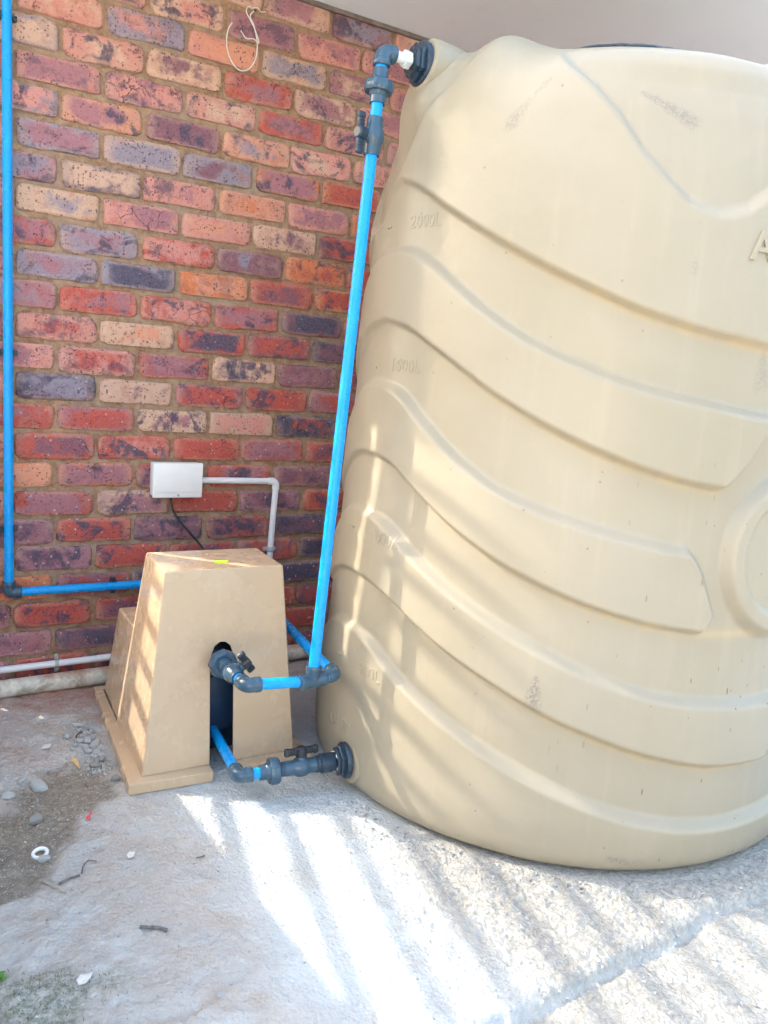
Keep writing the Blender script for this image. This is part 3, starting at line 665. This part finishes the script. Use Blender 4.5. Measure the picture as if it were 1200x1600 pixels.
# ------------------------------------------------------------------ pump cover
cover = empty('pump_cover', (.40, -.6, 0), 'tan tapered box cover over the pump with a slot in its front', 'pump cover')
FZ = .030
B0 = dict(l=.202, r=.597, f=-.723, b=-.400); T0 = dict(l=.256, r=.562, f=-.665, b=-.462); ZT0 = .515
def lerp_face(u, z):  # point on the front face
    s = (z - FZ) / (ZT0 - FZ); l = B0['l'] + (T0['l'] - B0['l']) * s; r = B0['r'] + (T0['r'] - B0['r']) * s
    return Vector((l + (r - l) * u, B0['f'] + (T0['f'] - B0['f']) * s, z))
def on_front(x, z): s = (z - FZ) / (ZT0 - FZ); return Vector((x, B0['f'] + (T0['f'] - B0['f']) * s, z))
bm = bmesh.new()
def bv(p): return bm.verts.new(p)
sl, sr, sz = .368, .429, .298
arch = [(sl, FZ), (sl, sz - .03), (sl + .003, sz + .005), (sl + .012, sz + .027), (sl + .026, sz + .036), (sl + .040, sz + .035), (sl + .053, sz + .024), (sr, sz), (sr, sz - .03), (sr, FZ)]
fl, fr = on_front(B0['l'], FZ), on_front(B0['r'], FZ); tl, tr = on_front(T0['l'], ZT0), on_front(T0['r'], ZT0)
av = [bv(on_front(x, z)) for x, z in arch]; vfl, vfr, vtl, vtr = bv(fl), bv(fr), bv(tl), bv(tr)
bl, br_, tbl, tbr = bv((B0['l'] + .012, B0['b'], FZ)), bv((B0['r'] + .006, B0['b'], FZ)), bv((T0['l'] + .008, T0['b'], ZT0)), bv((T0['r'] + .008, T0['b'], ZT0))
tm1 = bv(lerp_face(.44, ZT0)); 
bm.faces.new([vfl, av[0], av[1], av[2], av[3], av[4], tm1, vtl]); bm.faces.new([tm1, av[4], av[5], av[6], av[7], av[8], av[9], vfr, vtr])
bm.faces.new([vtl, tm1, vtr, tbr, tbl]); bm.faces.new([vtl, tbl, bl, vfl]); bm.faces.new([vtr, vfr, br_, tbr]); bm.faces.new([tbl, tbr, br_, bl])
ed = [e for e in bm.edges if {e.verts[0], e.verts[1]} & {vtl, vtr, tbl, tbr, tm1} and not ({e.verts[0], e.verts[1]} == {tm1, av[4]})]
bmesh.ops.bevel(bm, geom=ed, offset=.006, segments=4, profile=.5, affect='EDGES'); bmesh.ops.recalc_face_normals(bm, faces=list(bm.faces))
me = bpy.data.meshes.new('cover_body'); bm.to_mesh(me); bm.free()
ob = link('cover_body', me, M['cover'], cover, 60); sm = ob.modifiers.new('shell', 'SOLIDIFY'); sm.thickness = .004; sm.offset = -1; wnm(ob)
# lower housing at the back
bm = bmesh.new()
zr = .30; rb_ = [(.215, -.47, FZ), (.600, -.47, FZ), (.612, -.165, FZ), (.232, -.165, FZ), (.248, -.47, zr), (.575, -.47, zr), (.585, -.235, zr), (.252, -.235, zr)]
vv = [bm.verts.new(p) for p in rb_]
for q in ((4, 5, 6, 7), (0, 1, 5, 4), (1, 2, 6, 5), (2, 3, 7, 6), (3, 0, 4, 7)): bm.faces.new([vv[i] for i in q])
bmesh.ops.bevel(bm, geom=[e for e in bm.edges if all(v in vv[4:] for v in e.verts) or {vv.index(e.verts[0]), vv.index(e.verts[1])} in ({3, 7}, {0, 4}, {2, 6})], offset=.005, segments=3, profile=.5, affect='EDGES')
bmesh.ops.recalc_face_normals(bm, faces=list(bm.faces)); me = bpy.data.meshes.new('rear_housing'); bm.to_mesh(me); bm.free()
wnm(link('rear_housing', me, M['cover'], cover, 60))
# base flange (split by the slot): a low skirt round the foot
fm = MB()
def flange(pts_out, pts_in):
    n = len(pts_out); v = [(*p, 0.001) for p in pts_out] + [(*p, FZ - .003) for p in pts_out] + [(*p, FZ + .001) for p in pts_in] + [(*p, .001) for p in pts_in]
    f = []
    for i in range(n - 1): f += [(i, i + 1, n + i + 1, n + i), (n + i, n + i + 1, 2 * n + i + 1, 2 * n + i), (2 * n + i, 2 * n + i + 1, 3 * n + i + 1, 3 * n + i), (3 * n + i, 3 * n + i + 1, i + 1, i)]
    f += [(0, n, 2 * n, 3 * n), (n - 1, 4 * n - 1, 3 * n - 1, 2 * n - 1)]
    fm.add(v, f)
flange([(.368, -.757), (.166, -.748), (.208, -.132), (.64, -.135), (.632, -.757), (.429, -.760)], [(.368, -.724), (.203, -.724), (.228, -.168), (.608, -.168), (.596, -.724), (.429, -.724)])
bmf = bmesh.new(); bmf.from_mesh(mesh('f', fm.v, fm.f)); bmesh.ops.recalc_face_normals(bmf, faces=list(bmf.faces)); bmesh.ops.bevel(bmf, geom=list(bmf.edges), offset=.0022, segments=2, profile=.5, affect='EDGES')
me = bpy.data.meshes.new('base_flange'); bmf.to_mesh(me); bmf.free(); wnm(link('base_flange', me, M['cover'], cover, 60))
st = MB(); pts = [(.418 + .018 * math.cos(a) * (1 + .15 * math.sin(3 * a)), -.604 + .012 * math.sin(a) * (1 + .2 * math.cos(2 * a)), z) for z in (.5155, .517) for a in np.linspace(0, 2 * math.pi, 20, endpoint=False)]
st.add(pts, [tuple(range(20, 40)), tuple(reversed(range(20)))] + [(i, (i + 1) % 20, 20 + (i + 1) % 20, 20 + i) for i in range(20)]).build('sticker', M['lime'], cover)
# the pump inside, glimpsed through the slot
pump = empty('water_pump', (.42, -.5, 0), 'dark blue pump glimpsed through the slot of the tan cover', 'pump')
MB().lathe([(0, .02), (.005, .075), (.03, .085), (.10, .085), (.13, .07), (.18, .062), (.30, .062), (.31, .05)], (.42, -.640, .150), (0, 1, 0), 40).build('motor', M['pump'], pump)
MB().box((.42, -.47, .043), (.16, .25, .08), bev=.006).build('foot', M['pump'], pump)
MB().lathe([(0, .03), (.14, .03)], (.395, -.600, .180), (0, 0, 1), 24).build('outlet_neck', M['pump'], pump)
MB().box((.425, -.500, .30), (.22, .10, .34), bev=.01).build('pressure_controller', M['pump'], pump)

# ------------------------------------------------------------------ pipework
PR = .0128; FR = .0172
def pipe(a, b, parent, mat='blue', r=PR): return MB().lathe([(0, r), ((Vector(b) - Vector(a)).length, r)], a, Vector(b) - Vector(a), 28).build('pipe', M[mat], parent)
def elbow(c, d1, d2, parent, leg=.030, rb=.014, fr=FR, name='elbow', mat='slate'):
    """90 degree socket elbow: arc body with a collar on each leg"""
    c = Vector(c); d1 = Vector(d1).normalized(); d2 = Vector(d2).normalized(); pts = []
    for k in range(13):
        t = k / 12; pts.append(c + d1 * rb * (1 - t) ** 2 + d2 * rb * t ** 2)
    m = MB().tube([c + d1 * leg] + pts + [c + d2 * leg], fr, 28)
    for d in (d1, d2): m.lathe([(leg - .012, fr * .99), (leg - .010, fr * 1.06), (leg + .001, fr * 1.06), (leg + .003, fr * 1.0), (leg + .003, PR)], c, d, 28, None, False)
    return m.build(name, M[mat], parent, 50)
def tee(c, dm, db, parent):
    c = Vector(c); dm = Vector(dm).normalized(); db = Vector(db).normalized()
    m = MB().lathe([(-.036, FR), (-.034, FR * 1.05), (-.026, FR * 1.05), (-.024, FR), (.024, FR), (.026, FR * 1.05), (.034, FR * 1.05), (.036, FR)], c, dm, 28)
    m.lathe([(0, FR), (.022, FR), (.024, FR * 1.05), (.033, FR * 1.05), (.035, FR)], c, db, 28); return m.build('tee', M['slate'], parent, 50)
def union(c, d, parent, r=.031, mat='slate'):
    c = Vector(c)
    body = MB().lathe([(-.036, PR), (-.036, FR), (-.022, FR * 1.03), (-.019, FR * 1.2), (-.012, FR * 1.25), (.012, FR * 1.2), (.016, FR * 1.03), (.036, FR), (.036, PR)], c, d, 32)
    u = body.build('union', M[mat], parent, 40)
    MB().lathe([(-.013, r * .70), (-.013, r * .93), (-.009, r), (.004, r), (.008, r * .96), (.012, r * .80), (.012, r * .55)], c, d, 64, lambda a, t: 1 + .055 * (math.cos(8 * a) > .1)).build('union_nut', M[mat], u, 30)
    return u
def valve(c, d, stem, parent, wing=None, L=.040, mat='slate', hmat='black'):
    c = Vector(c); d = Vector(d).normalized(); s = Vector(stem).normalized(); w = Vector(wing).normalized() if wing else d; w = (w - s * w.dot(s)).normalized(); q = s.cross(w)
    m = MB().lathe([(-L, PR), (-L, FR), (-L + .004, FR * 1.05), (-.022, FR * 1.05), (-.018, FR * 1.1), (-.010, FR * 1.32), (.0, FR * 1.4), (.010, FR * 1.32), (.018, FR * 1.1), (.022, FR * 1.05), (L - .004, FR * 1.05), (L, FR), (L, PR)], c, d, 32)
    m.lathe([(0, .0125), (.028, .0125), (.030, .0105), (.032, .010)], c, s, 24); v = m.build('valve', M[mat], parent, 45)
    h = MB().lathe([(.026, .0125), (.028, .0140), (.046, .0135), (.049, .010)], c, s, 24)
    for sg in (-1, 1):
        h.box(c + s * .039 + w * (sg * .022), (.024, .0085, .017), (w, q, s), .003); h.box(c + s * .039 + w * (sg * .036), (.014, .0115, .020), (w, q, s), .004)
        for k in range(3): h.box(c + s * .039 + w * (sg * (.018 + .007 * k)), (.0022, .0125, .015), (w, q, s), .0006)
    h.build('handle', M[hmat], v, 40); return v
def tank_flange(c, d, parent, r=.050, mat='navy'):
    """tank connector: round flange against the pad, hexagonal back nut, threaded stub (d points away from the tank)"""
    c = Vector(c); hexm = lambda a, t: 1 / math.cos(((a + math.pi / 6) % (math.pi / 3)) - math.pi / 6)
    f = MB().lathe([(0, r), (.008, r), (.011, r * .96), (.013, r * .80)], c, d, 56).build('tank_flange', M[mat], parent, 40)
    MB().lathe([(.010, r * .66), (.013, r * .76), (.020, r * .78), (.023, r * .74), (.023, r * .5)], c, d, 96, hexm).build('back_nut', M[mat], f, 30)
    MB().lathe([(.021, r * .60), (.023, r * .62), (.028, r * .61), (.031, r * .58), (.031, r * .36)], c, d, 96, hexm).build('lock_ring', M[mat], f, 30)
    return f
# --- blue pipe clipped to the brickwork
wp = empty('wall_pipe', (0, -.0225, .30), 'blue plastic pipe clipped upright on the left of the brick wall', 'pipe')
YW = -.024
pipe((-.013, YW, .305 + .02), (-.022, YW, 2.13), wp)
elbow((-.013, YW, .305), (0, 0, 1), (1, 0, 0), wp)
pipe((.014, YW, .305), (.676, YW, .305), wp)
elbow((.694, YW, .305), (-1, 0, 0), (0, -1, 0), wp)
def clip(c, d, parent):
    c = Vector(c); d = Vector(d).normalized(); n = Vector((0, -1, 0)); w = d.cross(n)
    m = MB(); path = [c - n * .020 + w * .0165 , c + w * .0160, c + n * .006 + w * .0152]; path2 = [c - n * .020 - w * .0165, c - w * .0160, c + n * .006 - w * .0152]
    for P in (path, path2):
        for a, b in zip(P, P[1:]): m.box((Vector(a) + Vector(b)) / 2, (.014, (Vector(b) - Vector(a)).length + .002, .0030), (d, (Vector(b) - Vector(a)).normalized(), d.cross((Vector(b) - Vector(a)).normalized())), .0006)
    m.box(c - n * .019, (.016, .036, .006), (d, w, n), .001)
    for sg in (-1, 1): m.box(c - n * .012 + w * (sg * .021), (.013, .009, .014), (d, w, n), .0015)
    return m.build('clip', M['navy'], parent)
for p, d in (((-.0205, YW, 1.85), (0, 0, 1)), ((-.0164, YW, .992), (0, 0, 1)), ((-.0142, YW, .492), (0, 0, 1)), ((.283, YW, .305), (1, 0, 0))): clip(p, d, wp)
# --- riser to the tank inlet, fed from the pump and from the wall pipe
rs = empty('riser_pipe', (.541, -.913, .30), 'leaning blue riser pipe from the pump outlet up to the tank top inlet', 'pipe')
TE = Vector((.541, -.913, .300)); TOP = Vector((.6335, -.862, 1.700)); rd = (TOP - TE).normalized(); rl = (TOP - TE).length
P = lambda s: TE + rd * (rl * s)
tee(TE, (1, .13, 0), rd, rs)
pipe(P(.016), P(.852), rs)
valve(P(.874), rd, (-1, -.25, 0), rs, (0, 0, 1), .040, 'slate', 'navy')
pipe(P(.892), P(.935), rs)
union(P(.949), rd, rs)
pipe(P(.965), P(.985), rs)
elbow(TOP, -rd, (1, 0, 0), rs, .026, .018, .0185)
nd = (INL - TOP).normalized()
nip = MB().lathe([(.028, .0118), (.075, .0118)], TOP, nd, 28).build('nipple', M['nickel'], rs)
MB().lathe([(.052, .0150), (.054, .0168), (.066, .0168), (.068, .0150)], TOP, nd, 48, lambda a, t: 1 / math.cos(((a + math.pi / 6) % (math.pi / 3)) - math.pi / 6)).build('nipple_nut', M['nickel'], nip, 30)
tank_flange(INL + Vector((.008, 0, 0)), (-1, .03, .0), rs, .047)
E1 = Vector((.387, -.889, .298)); E2 = Vector((.606, -.902, .301)); UN = Vector((.387, -.726, .294))
td = (E2 - E1).normalized()
pipe(E1 + td * .024, TE - td * .030, rs)
pipe(TE + td * .030, E2 - td * .022, rs)
elbow(E2, -td, (.11, 1, 0), rs)
pipe(E2 + Vector((.0027, .025, 0)), (.694, YW - .024, .305), rs)
elbow(E1, td, (UN - E1), rs, .030, .014)
vd = (E1 - UN).normalized()
pipe(UN + vd * .030, E1 - vd * .026, rs)
valve(UN + vd * .078, vd, (.78, 0, .62), rs, (-.45, -.38, .57), .036)
union(UN + vd * .010, vd, rs, .034)
pipe(UN - vd * .02, UN - vd * .10, rs, 'slate', FR)
# --- suction line at the tank foot
sc = empty('suction_pipe', (.5, -.9, 0), 'low blue and slate pipe with valve joining the tank foot to the pump', 'pipe')
LE = Vector((.384, -.877, .072)); ld = (OUTL - LE).normalized(); Ls = (OUTL - LE).length
D = lambda s: LE + ld * s
elbow(LE, ld, (.10, 1, .02), sc)
pipe(LE + Vector((.0025, .025, .0005)), LE + Vector((.026, .30, .006)), sc)
pipe(D(.024), D(.056), sc)
union(D(.086), ld, sc, .031)
valve(D(.152), ld, (0, .08, 1), sc, (1, -.05, 0), .042)
MB().lathe([(.188, FR), (.190, .0205), (.198, .0205), (.200, .0235), (.232, .0235), (.236, .0215)], LE, ld, 32).build('socket', M['navy'], sc)
tp = [D(.2375) + Vector((0, .024 * math.cos(a), .024 * math.sin(a))) + ld * (.0018 * math.sin(5 * a)) for a in np.linspace(0, 2 * math.pi, 40)]
MB().tube(tp, .0014, 8, False).build('seal_tape', M['tape'], sc)
tank_flange(OUTL + Vector((-.001, 0, 0)), -ld, sc, .044)

# ------------------------------------------------------------------ electrical box, conduits, cable, drain pipe
jb = empty('junction_box', (.466, 0, .585), 'white plastic junction box on the brickwork above the pump cover', 'junction box')
MB().box((.4665, -.016, .6385), (.150, .040, .104), bev=.004).build('box_body', M['white'], jb, 60)
ldm = MB().box((.4665, -.0415, .6385), (.157, .014, .110), bev=.0045).build('box_lid', M['white'], jb)
MB().lathe([(0, .0042), (.0015, .0042), (.002, .003)], (.4675, -.0485, .5925), (0, -1, 0), 16).build('screw', M['steel'], ldm)
MB().box((.4665, -.0492, .6465), (.1535, .0040, .0905), bev=.0018).build('lid_face', M['white'], ldm, 60)
cd = empty('conduit', (.68, -.012, .5), 'bent white conduit running from the junction box down behind the cover', 'conduit')
bx = [(.541, -.013, .634), (.60, -.013, .634), (.70, -.013, .633), (.782, -.013, .632)]
MB().tube(bez(bx, 4), .0102, 20).build('pipe', M['conduit'], cd)
bp = [Vector((.782, -.013, .632))] + [Vector((.794 + .016 * math.sin(a), -.013, .616 + .016 * math.cos(a))) for a in np.linspace(0, math.pi / 2, 8)] + [Vector((.810, -.013, .604))]
MB().tube(bp, .0122, 20).build('bend', M['conduit'], cd)
MB().tube([(.810, -.013, .606), (.806, -.013, .50), (.801, -.013, .30)], .0102, 20).build('pipe', M['conduit'], cd)
gl = MB().lathe([(0, .0105), (.004, .0135), (.014, .0135), (.018, .0105)], (.8035, -.013, .388), (0, 0, 1), 20).build('saddle', M['steel'], cd)
MB().box((.803, -.003, .397), (.046, .005, .012), bev=.001).build('saddle_strap', M['steel'], gl)
cb = MB().tube(bez([(.452, -.022, .590), (.454, -.024, .565), (.462, -.026, .535), (.482, -.030, .505), (.512, -.034, .470), (.545, -.038, .432), (.575, -.06, .385), (.57, -.12, .33), (.55, -.2, .29)], 8), .0036, 12).build('cable', M['black'], None)
tag(cb, 'thin black cable drooping from the junction box behind the cover', 'cable')
lc = empty('conduit', (.1, -.013, .07), 'straight white conduit strapped low along the wall above the drain pipe', 'conduit')
MB().tube([(-.21, -.0125, .062), (.12, -.0125, .0675), (.40, -.0125, .073), (.70, -.0125, .075)], .0104, 20).build('pipe', M['conduit'], lc)
sdl = MB(); c = Vector((.122, -.0125, .0675))
arc = [c + Vector((0, -.0118 * math.cos(a), .0118 * math.sin(a))) for a in np.linspace(-math.pi / 2, math.pi / 2, 12)]
for a, b in zip(arc, arc[1:]):
    dd = (b - a).normalized(); sdl.box((a + b) / 2, (.011, (b - a).length + .0008, .0016), ((1, 0, 0), dd, Vector((1, 0, 0)).cross(dd)))
s0 = sdl.build('saddle', M['steel'], lc)
for sg in (-1, 1):
    t_ = MB(); t_.box(c + Vector((0, .007, sg * .020)), (.012, .0022, .017), bev=.0009)
    t_.lathe([(0, .0035), (.002, .0035), (.003, .002)], c + Vector((0, .0055, sg * .021)), (0, -1, 0), 12); t_.build('saddle_tab', M['steel'], s0)
dp = MB().tube(bez([(-.30, -.066, .020), (-.05, -.062, .0245), (.27, -.052, .028), (.6, -.05, .030), (.93, -.048, .030), (1.5, -.048, .030)], 8), .0262, 28).build('drain_pipe', M['drain'], None)
tag(dp, 'grubby off white drain pipe lying along the foot of the brick wall', 'pipe')
# wire loop on a nail
lp = empty('twine_loop', (.63, 0, 2.05), 'loop of white twine hanging from a nail high on the brick wall', 'twine')
MB().lathe([(0, .004), (.002, .004), (.003, .0016), (.035, .0016)], (.652, -.026, 2.046), (0, 1, .05), 10).build('nail', M['rust'], lp)
loop = bez([(.652, -.020, 2.048), (.640, -.016, 2.030), (.655, -.014, 2.005), (.668, -.012, 1.960), (.664, -.010, 1.915), (.640, -.010, 1.882), (.610, -.010, 1.878), (.583, -.011, 1.905), (.572, -.012, 1.945), (.576, -.012, 1.978), (.586, -.013, 1.998)], 8)
MB().tube(loop, .0018, 8).build('loop', M['twine'], lp)
MB().tube(bez([(.645, -.018, 2.050), (.634, -.014, 2.055), (.628, -.014, 2.040), (.640, -.014, 2.022), (.660, -.013, 1.995), (.672, -.013, 1.965), (.655, -.013, 1.972), (.632, -.012, 1.968), (.614, -.012, 1.985)], 8), .0016, 8).build('loose_end', M['twine'], lp)
MB().tube(bez([(.645, -.020, 2.052), (.660, -.022, 2.056), (.672, -.018, 2.050), (.690, -.014, 2.056)], 6), .0014, 8).build('knot', M['twine'], lp)

# ------------------------------------------------------------------ stones and litter on the concrete
def stone_mesh(k, sub=2):
    bm = bmesh.new(); bmesh.ops.create_icosphere(bm, subdivisions=sub, radius=1); r = random.Random(k)
    pl = [(Vector((r.gauss(0, 1), r.gauss(0, 1), r.gauss(0, 1))).normalized(), r.uniform(.55, .85)) for _ in range(9)]
    for v in bm.verts:
        p = v.co.copy()
        for n, d in pl:
            e = p.dot(n) - d
            if e > 0: p -= n * e * .9
        v.co = p * (1 + r.gauss(0, .025))
    me = bpy.data.meshes.new('stone'); bm.to_mesh(me); bm.free(); return me
SM = {m: [stone_mesh(k) for k in range(7)] for m in ('stone', 'darkstone')}
for m, L in SM.items():
    for me in L: me.materials.append(M[m]); me.shade_smooth(); me.set_sharp_from_angle(angle=R(32))
def stone(x, y, s, label, group=None, mat='stone', flatn=.55, name='stone', sink=.25):
    o = bpy.data.objects.new(name, random.choice(SM[mat])); COL.objects.link(o)
    sx = s * random.uniform(.85, 1.25); o.scale = (sx, s * random.uniform(.7, 1.), s * flatn)
    o.rotation_euler = (random.gauss(0, .2), random.gauss(0, .2), random.uniform(0, 6.28)); o.location = (x, y, gz(x, y) + s * flatn * (1 - sink) * .85)
    return tag(o, label, 'stone', group)
stone(.091, -.389, .0145, 'rounded pale pebble lying alone beside the thin bent wire', None, 'stone', .7)
stone(-.013, -.622, .024, 'large pale angular stone at the edge of the damp dark patch', None, 'stone', .5)
stone(-.045, -.600, .012, 'small pale stone just left of the large angular stone', None, 'stone', .5)
stone(-.080, -.648, .016, 'flat pale stone near the left end of the damp patch', None, 'stone', .4)
stone(-.039, -.768, .021, 'grey brown stone bedded in the middle of the damp patch', None, 'darkstone', .6, sink=.5)
stone(-.042, -.917, .015, 'small flat pale stone touching the white plastic ring', None, 'stone', .45)
stone(.125, -.575, .014, 'dark grey stone on the damp soil nearest the yellow leaf', None, 'darkstone', .5)
stone(.155, -.660, .015, 'dark grey stone at the lower end of the rubble near the cover corner', None, 'darkstone', .7)
stone(.148, -.548, .0125, 'dark stone resting against the flange below the rubble heap', None, 'darkstone', .65)
hp = [(.158, -.335, .013), (.172, -.350, .010), (.150, -.362, .009), (.178, -.382, .013), (.163, -.392, .015), (.150, -.402, .010), (.182, -.415, .011), (.170, -.425, .014), (.142, -.430, .016), (.183, -.447, .012), (.160, -.448, .017),
      (.172, -.470, .018), (.148, -.472, .012), (.184, -.485, .013), (.150, -.498, .015), (.170, -.508, .016), (.178, -.530, .014), (.160, -.525, .012), (.128, -.448, .009), (.118, -.470, .010), (.133, -.492, .008), (.108, -.440, .007), (.140, -.378, .007), (.172, -.318, .008)]
for x, y, s in hp:
    stone(x - .026 - .012 * (y + .4) * -1, y, s * .92, ('coarse pale grey stone chip in the rubble heap along the cover flange' if s > .0145 else 'small pale grey stone chip in the rubble heap along the cover flange'), 'stone chips heaped beside the pump cover')
# fine grit: far too many to count
gr = MB(); tetra = [(0, 1, 2), (0, 2, 3), (0, 3, 1), (1, 3, 2)]
def crumb(x, y, s):
    v = [Vector((random.gauss(0, 1), random.gauss(0, 1), random.gauss(0, .7))).normalized() * s for _ in range(4)]; z = gz(x, y)
    gr.add([p + Vector((x, y, z + s * .3)) for p in v], tetra)
for _ in range(1500): 
    y = random.uniform(-.60, -.30); crumb(.140 + random.gauss(0, .022) + .03 * (y + .3), y, random.uniform(.0012, .0045))
for _ in range(2600): crumb(random.uniform(-.2, .16), random.uniform(-1.05, -.15), abs(random.gauss(0, .0014)) + .0006)
for _ in range(2200): crumb(random.uniform(-.2, .6), random.uniform(-1.6, -.8), abs(random.gauss(0, .0013)) + .0006)
for _ in range(3600):
    x = random.uniform(.5, 1.65); y = random.uniform(-1.85, -1.1)
    if math.hypot(x - TX, y - TY) > .665: crumb(x, y, abs(random.gauss(0, .0020)) + .0008)
g_ = gr.build('gravel', M['stone'], None, 0); g_['kind'] = 'stuff'; g_['label'] = 'loose pale grit and crumbs scattered over the concrete'
g2 = MB(); gr = g2
for _ in range(700):
    a_ = random.uniform(-1.75, .5); rr_ = .665 + abs(random.gauss(0, .03)); crumb(TX + rr_ * math.sin(a_), TY - rr_ * math.cos(a_), abs(random.gauss(0, .0025)) + .001)
for _ in range(500): crumb(random.uniform(-.2, 1.5), random.uniform(-1.85, -.2), abs(random.gauss(0, .0016)) + .0008)
g_ = g2.build('rubble', M['darkstone'], None, 0); g_['kind'] = 'stuff'; g_['label'] = 'darker crumbs gathered round the foot of the tank'
def lay(path, r, mat, name, label, cat, seg=8):
    P = [Vector((x, y, gz(x, y) + h)) for x, y, h in path]; o = MB().tube(bez(P, 5), r, seg).build(name, M[mat], None); return tag(o, label, cat)
rg = MB(); R0, R1 = .0135, .0040
nv = []; nf = []
for i in range(40):
    a = 2 * math.pi * i / 40
    for j in range(12):
        b = 2 * math.pi * j / 12; q = R0 + R1 * math.cos(b) * .9; nv.append((q * math.cos(a), q * math.sin(a), R1 * 1.1 * math.sin(b)))
for i in range(40):
    for j in range(12): nf.append((i * 12 + j, ((i + 1) % 40) * 12 + j, ((i + 1) % 40) * 12 + (j + 1) % 12, i * 12 + (j + 1) % 12))
ro = rg.add(nv, nf).build('plastic_ring', M['white'], None, 180); ro.location = (-.046, -.893, gz(-.046, -.893) + .006); ro.rotation_euler = (R(8), R(-6), 0); tag(ro, 'small white plastic ring washer lying on the damp soil', 'ring')
lay([(.110, -.408, .002), (.114, -.395, .005), (.130, -.385, .006), (.158, -.376, .008)], .0018, 'rust', 'wire', 'thin bent dark wire lying beside the stone chips', 'wire')
lay([(-.058, -.995, .003), (-.045, -1.02, .004), (-.022, -1.055, .003)], .0016, 'twig', 'twig', 'thin pale straight twig at the lower edge of the damp patch', 'twig')
lay([(-.030, -1.016, .003), (-.010, -1.014, .004), (.010, -1.008, .003)], .0019, 'darktwig', 'stick', 'short straight dark grey stick right of the pale twig', 'stick')
lay([(.015, -1.005, .003), (.022, -.982, .004), (.034, -.968, .004), (.050, -.972, .003)], .0014, 'darktwig', 'twig', 'crooked brown twig above the short dark stick', 'twig')
lay([(.078, -1.205, .004), (.092, -1.210, .006), (.106, -1.220, .004), (.122, -1.230, .004)], .0030, 'darktwig', 'stick', 'knobbly charred stick on the pale concrete in front', 'stick')
lay([(-.02, -1.415, .003), (-.013, -1.425, .004)], .0025, 'darktwig', 'twig', 'tiny dark twig stub near the mossy corner', 'twig')
lay([(.235, -1.040, .002), (.243, -1.046, .004), (.252, -1.044, .003)], .0016, 'darktwig', 'twig', 'curled black scrap twig near the first stripe of sun', 'twig')
def sheet(pts, th, mat, name, label, cat):
    n = len(pts); z = max(gz(x, y) for x, y, h in pts) + .0006
    v = [(x, y, z + h) for x, y, h in pts] + [(x, y, z + h + th) for x, y, h in pts]
    o = MB().add(v, [tuple(reversed(range(n))), tuple(range(n, 2 * n))] + [(i, (i + 1) % n, n + (i + 1) % n, n + i) for i in range(n)]).build(name, M[mat], None, 0); return tag(o, label, cat)
sheet([(.073, -.538, .002), (.080, -.533, .004), (.088, -.548, .006), (.0875, -.565, .006), (.086, -.592, .001), (.080, -.570, .003), (.074, -.552, .004)], .0012, 'leafmat', 'leaf', 'narrow yellow dry leaf on the damp soil by the rubble', 'leaf')
sheet([(.018, -.436, .001), (.028, -.420, .002), (.046, -.424, .003), (.040, -.440, .002)], .002, 'paper', 'paper_scrap', 'small pale rectangular scrap left of the lone pebble', 'scrap')
sheet([(-.046, -1.292, .002), (-.038, -1.285, .004), (-.026, -1.288, .003), (-.018, -1.283, .002), (-.024, -1.297, .004), (-.034, -1.306, .003), (-.044, -1.304, .002)], .0012, 'paper', 'paper_scrap', 'torn white paper scrap beside the moss in front', 'scrap')
sheet([(.106, -.985, .001), (.114, -.978, .003), (.124, -.984, .003), (.118, -.995, .002), (.108, -.996, .001)], .002, 'paper', 'chip', 'small white flake on the concrete in front of the cover', 'flake')
stone(.155, -1.421, .011, 'white diamond shaped chip on the bluish slab in front', None, 'stone', .25)
rdp = MB().lathe([(0, .0045), (.006, .005), (.009, .0025), (.017, .0022), (.019, .001)], (.063, -.808, gz(.063, -.808) + .002), (.5, .3, .75), 12).build('wall_plug', M['red'], None); tag(rdp, 'tiny red plastic wall plug on the concrete beyond the damp patch', 'wall plug')
# weed leaves at the left edge, and clumps of moss
wd = empty('weed', (-.155, -1.235, 0), 'small bright green weed at the left edge beside the moss', 'weed')
for k in range(9):
    a = k * 2.4; l = random.uniform(.010, .018); c = Vector((-.158 + random.gauss(0, .010), -1.235 + random.gauss(0, .012), 0)); c.z = gz(c.x, c.y) + .004; d = Vector((math.cos(a), math.sin(a), .5)).normalized(); w = d.cross(Vector((0, 0, 1))).normalized()
    v = [c, c + d * l * .5 + w * l * .38, c + d * l + Vector((0, 0, -.002)), c + d * l * .5 - w * l * .38]; v += [p + Vector((0, 0, .0006)) for p in v]
    MB().add(v, [(3, 2, 1, 0), (4, 5, 6, 7), (0, 1, 5, 4), (1, 2, 6, 5), (2, 3, 7, 6), (3, 0, 4, 7)]).build('leaf', M['green'], wd, 0)
ms = MB()
for _ in range(1500):
    x = random.uniform(-.22, .02); y = random.uniform(-1.42, -1.22); i = min(np.searchsorted(gx, x), nx - 1); j = min(np.searchsorted(gy, y), ny - 1)
    if random.random() < moss[i, j] * .8:
        z = gz(x, y); h = random.uniform(.002, .006); a = random.uniform(0, 6.28); w = .0010
        ms.add([(x - w * math.cos(a), y - w * math.sin(a), z - .001), (x + w * math.cos(a), y + w * math.sin(a), z - .001), (x + random.gauss(0, .003), y + random.gauss(0, .003), z + h)], [(0, 1, 2)])
o = ms.build('moss', M['mossgreen'], None, 0); o['kind'] = 'stuff'; o['label'] = 'thin green moss spreading over the bottom left corner'
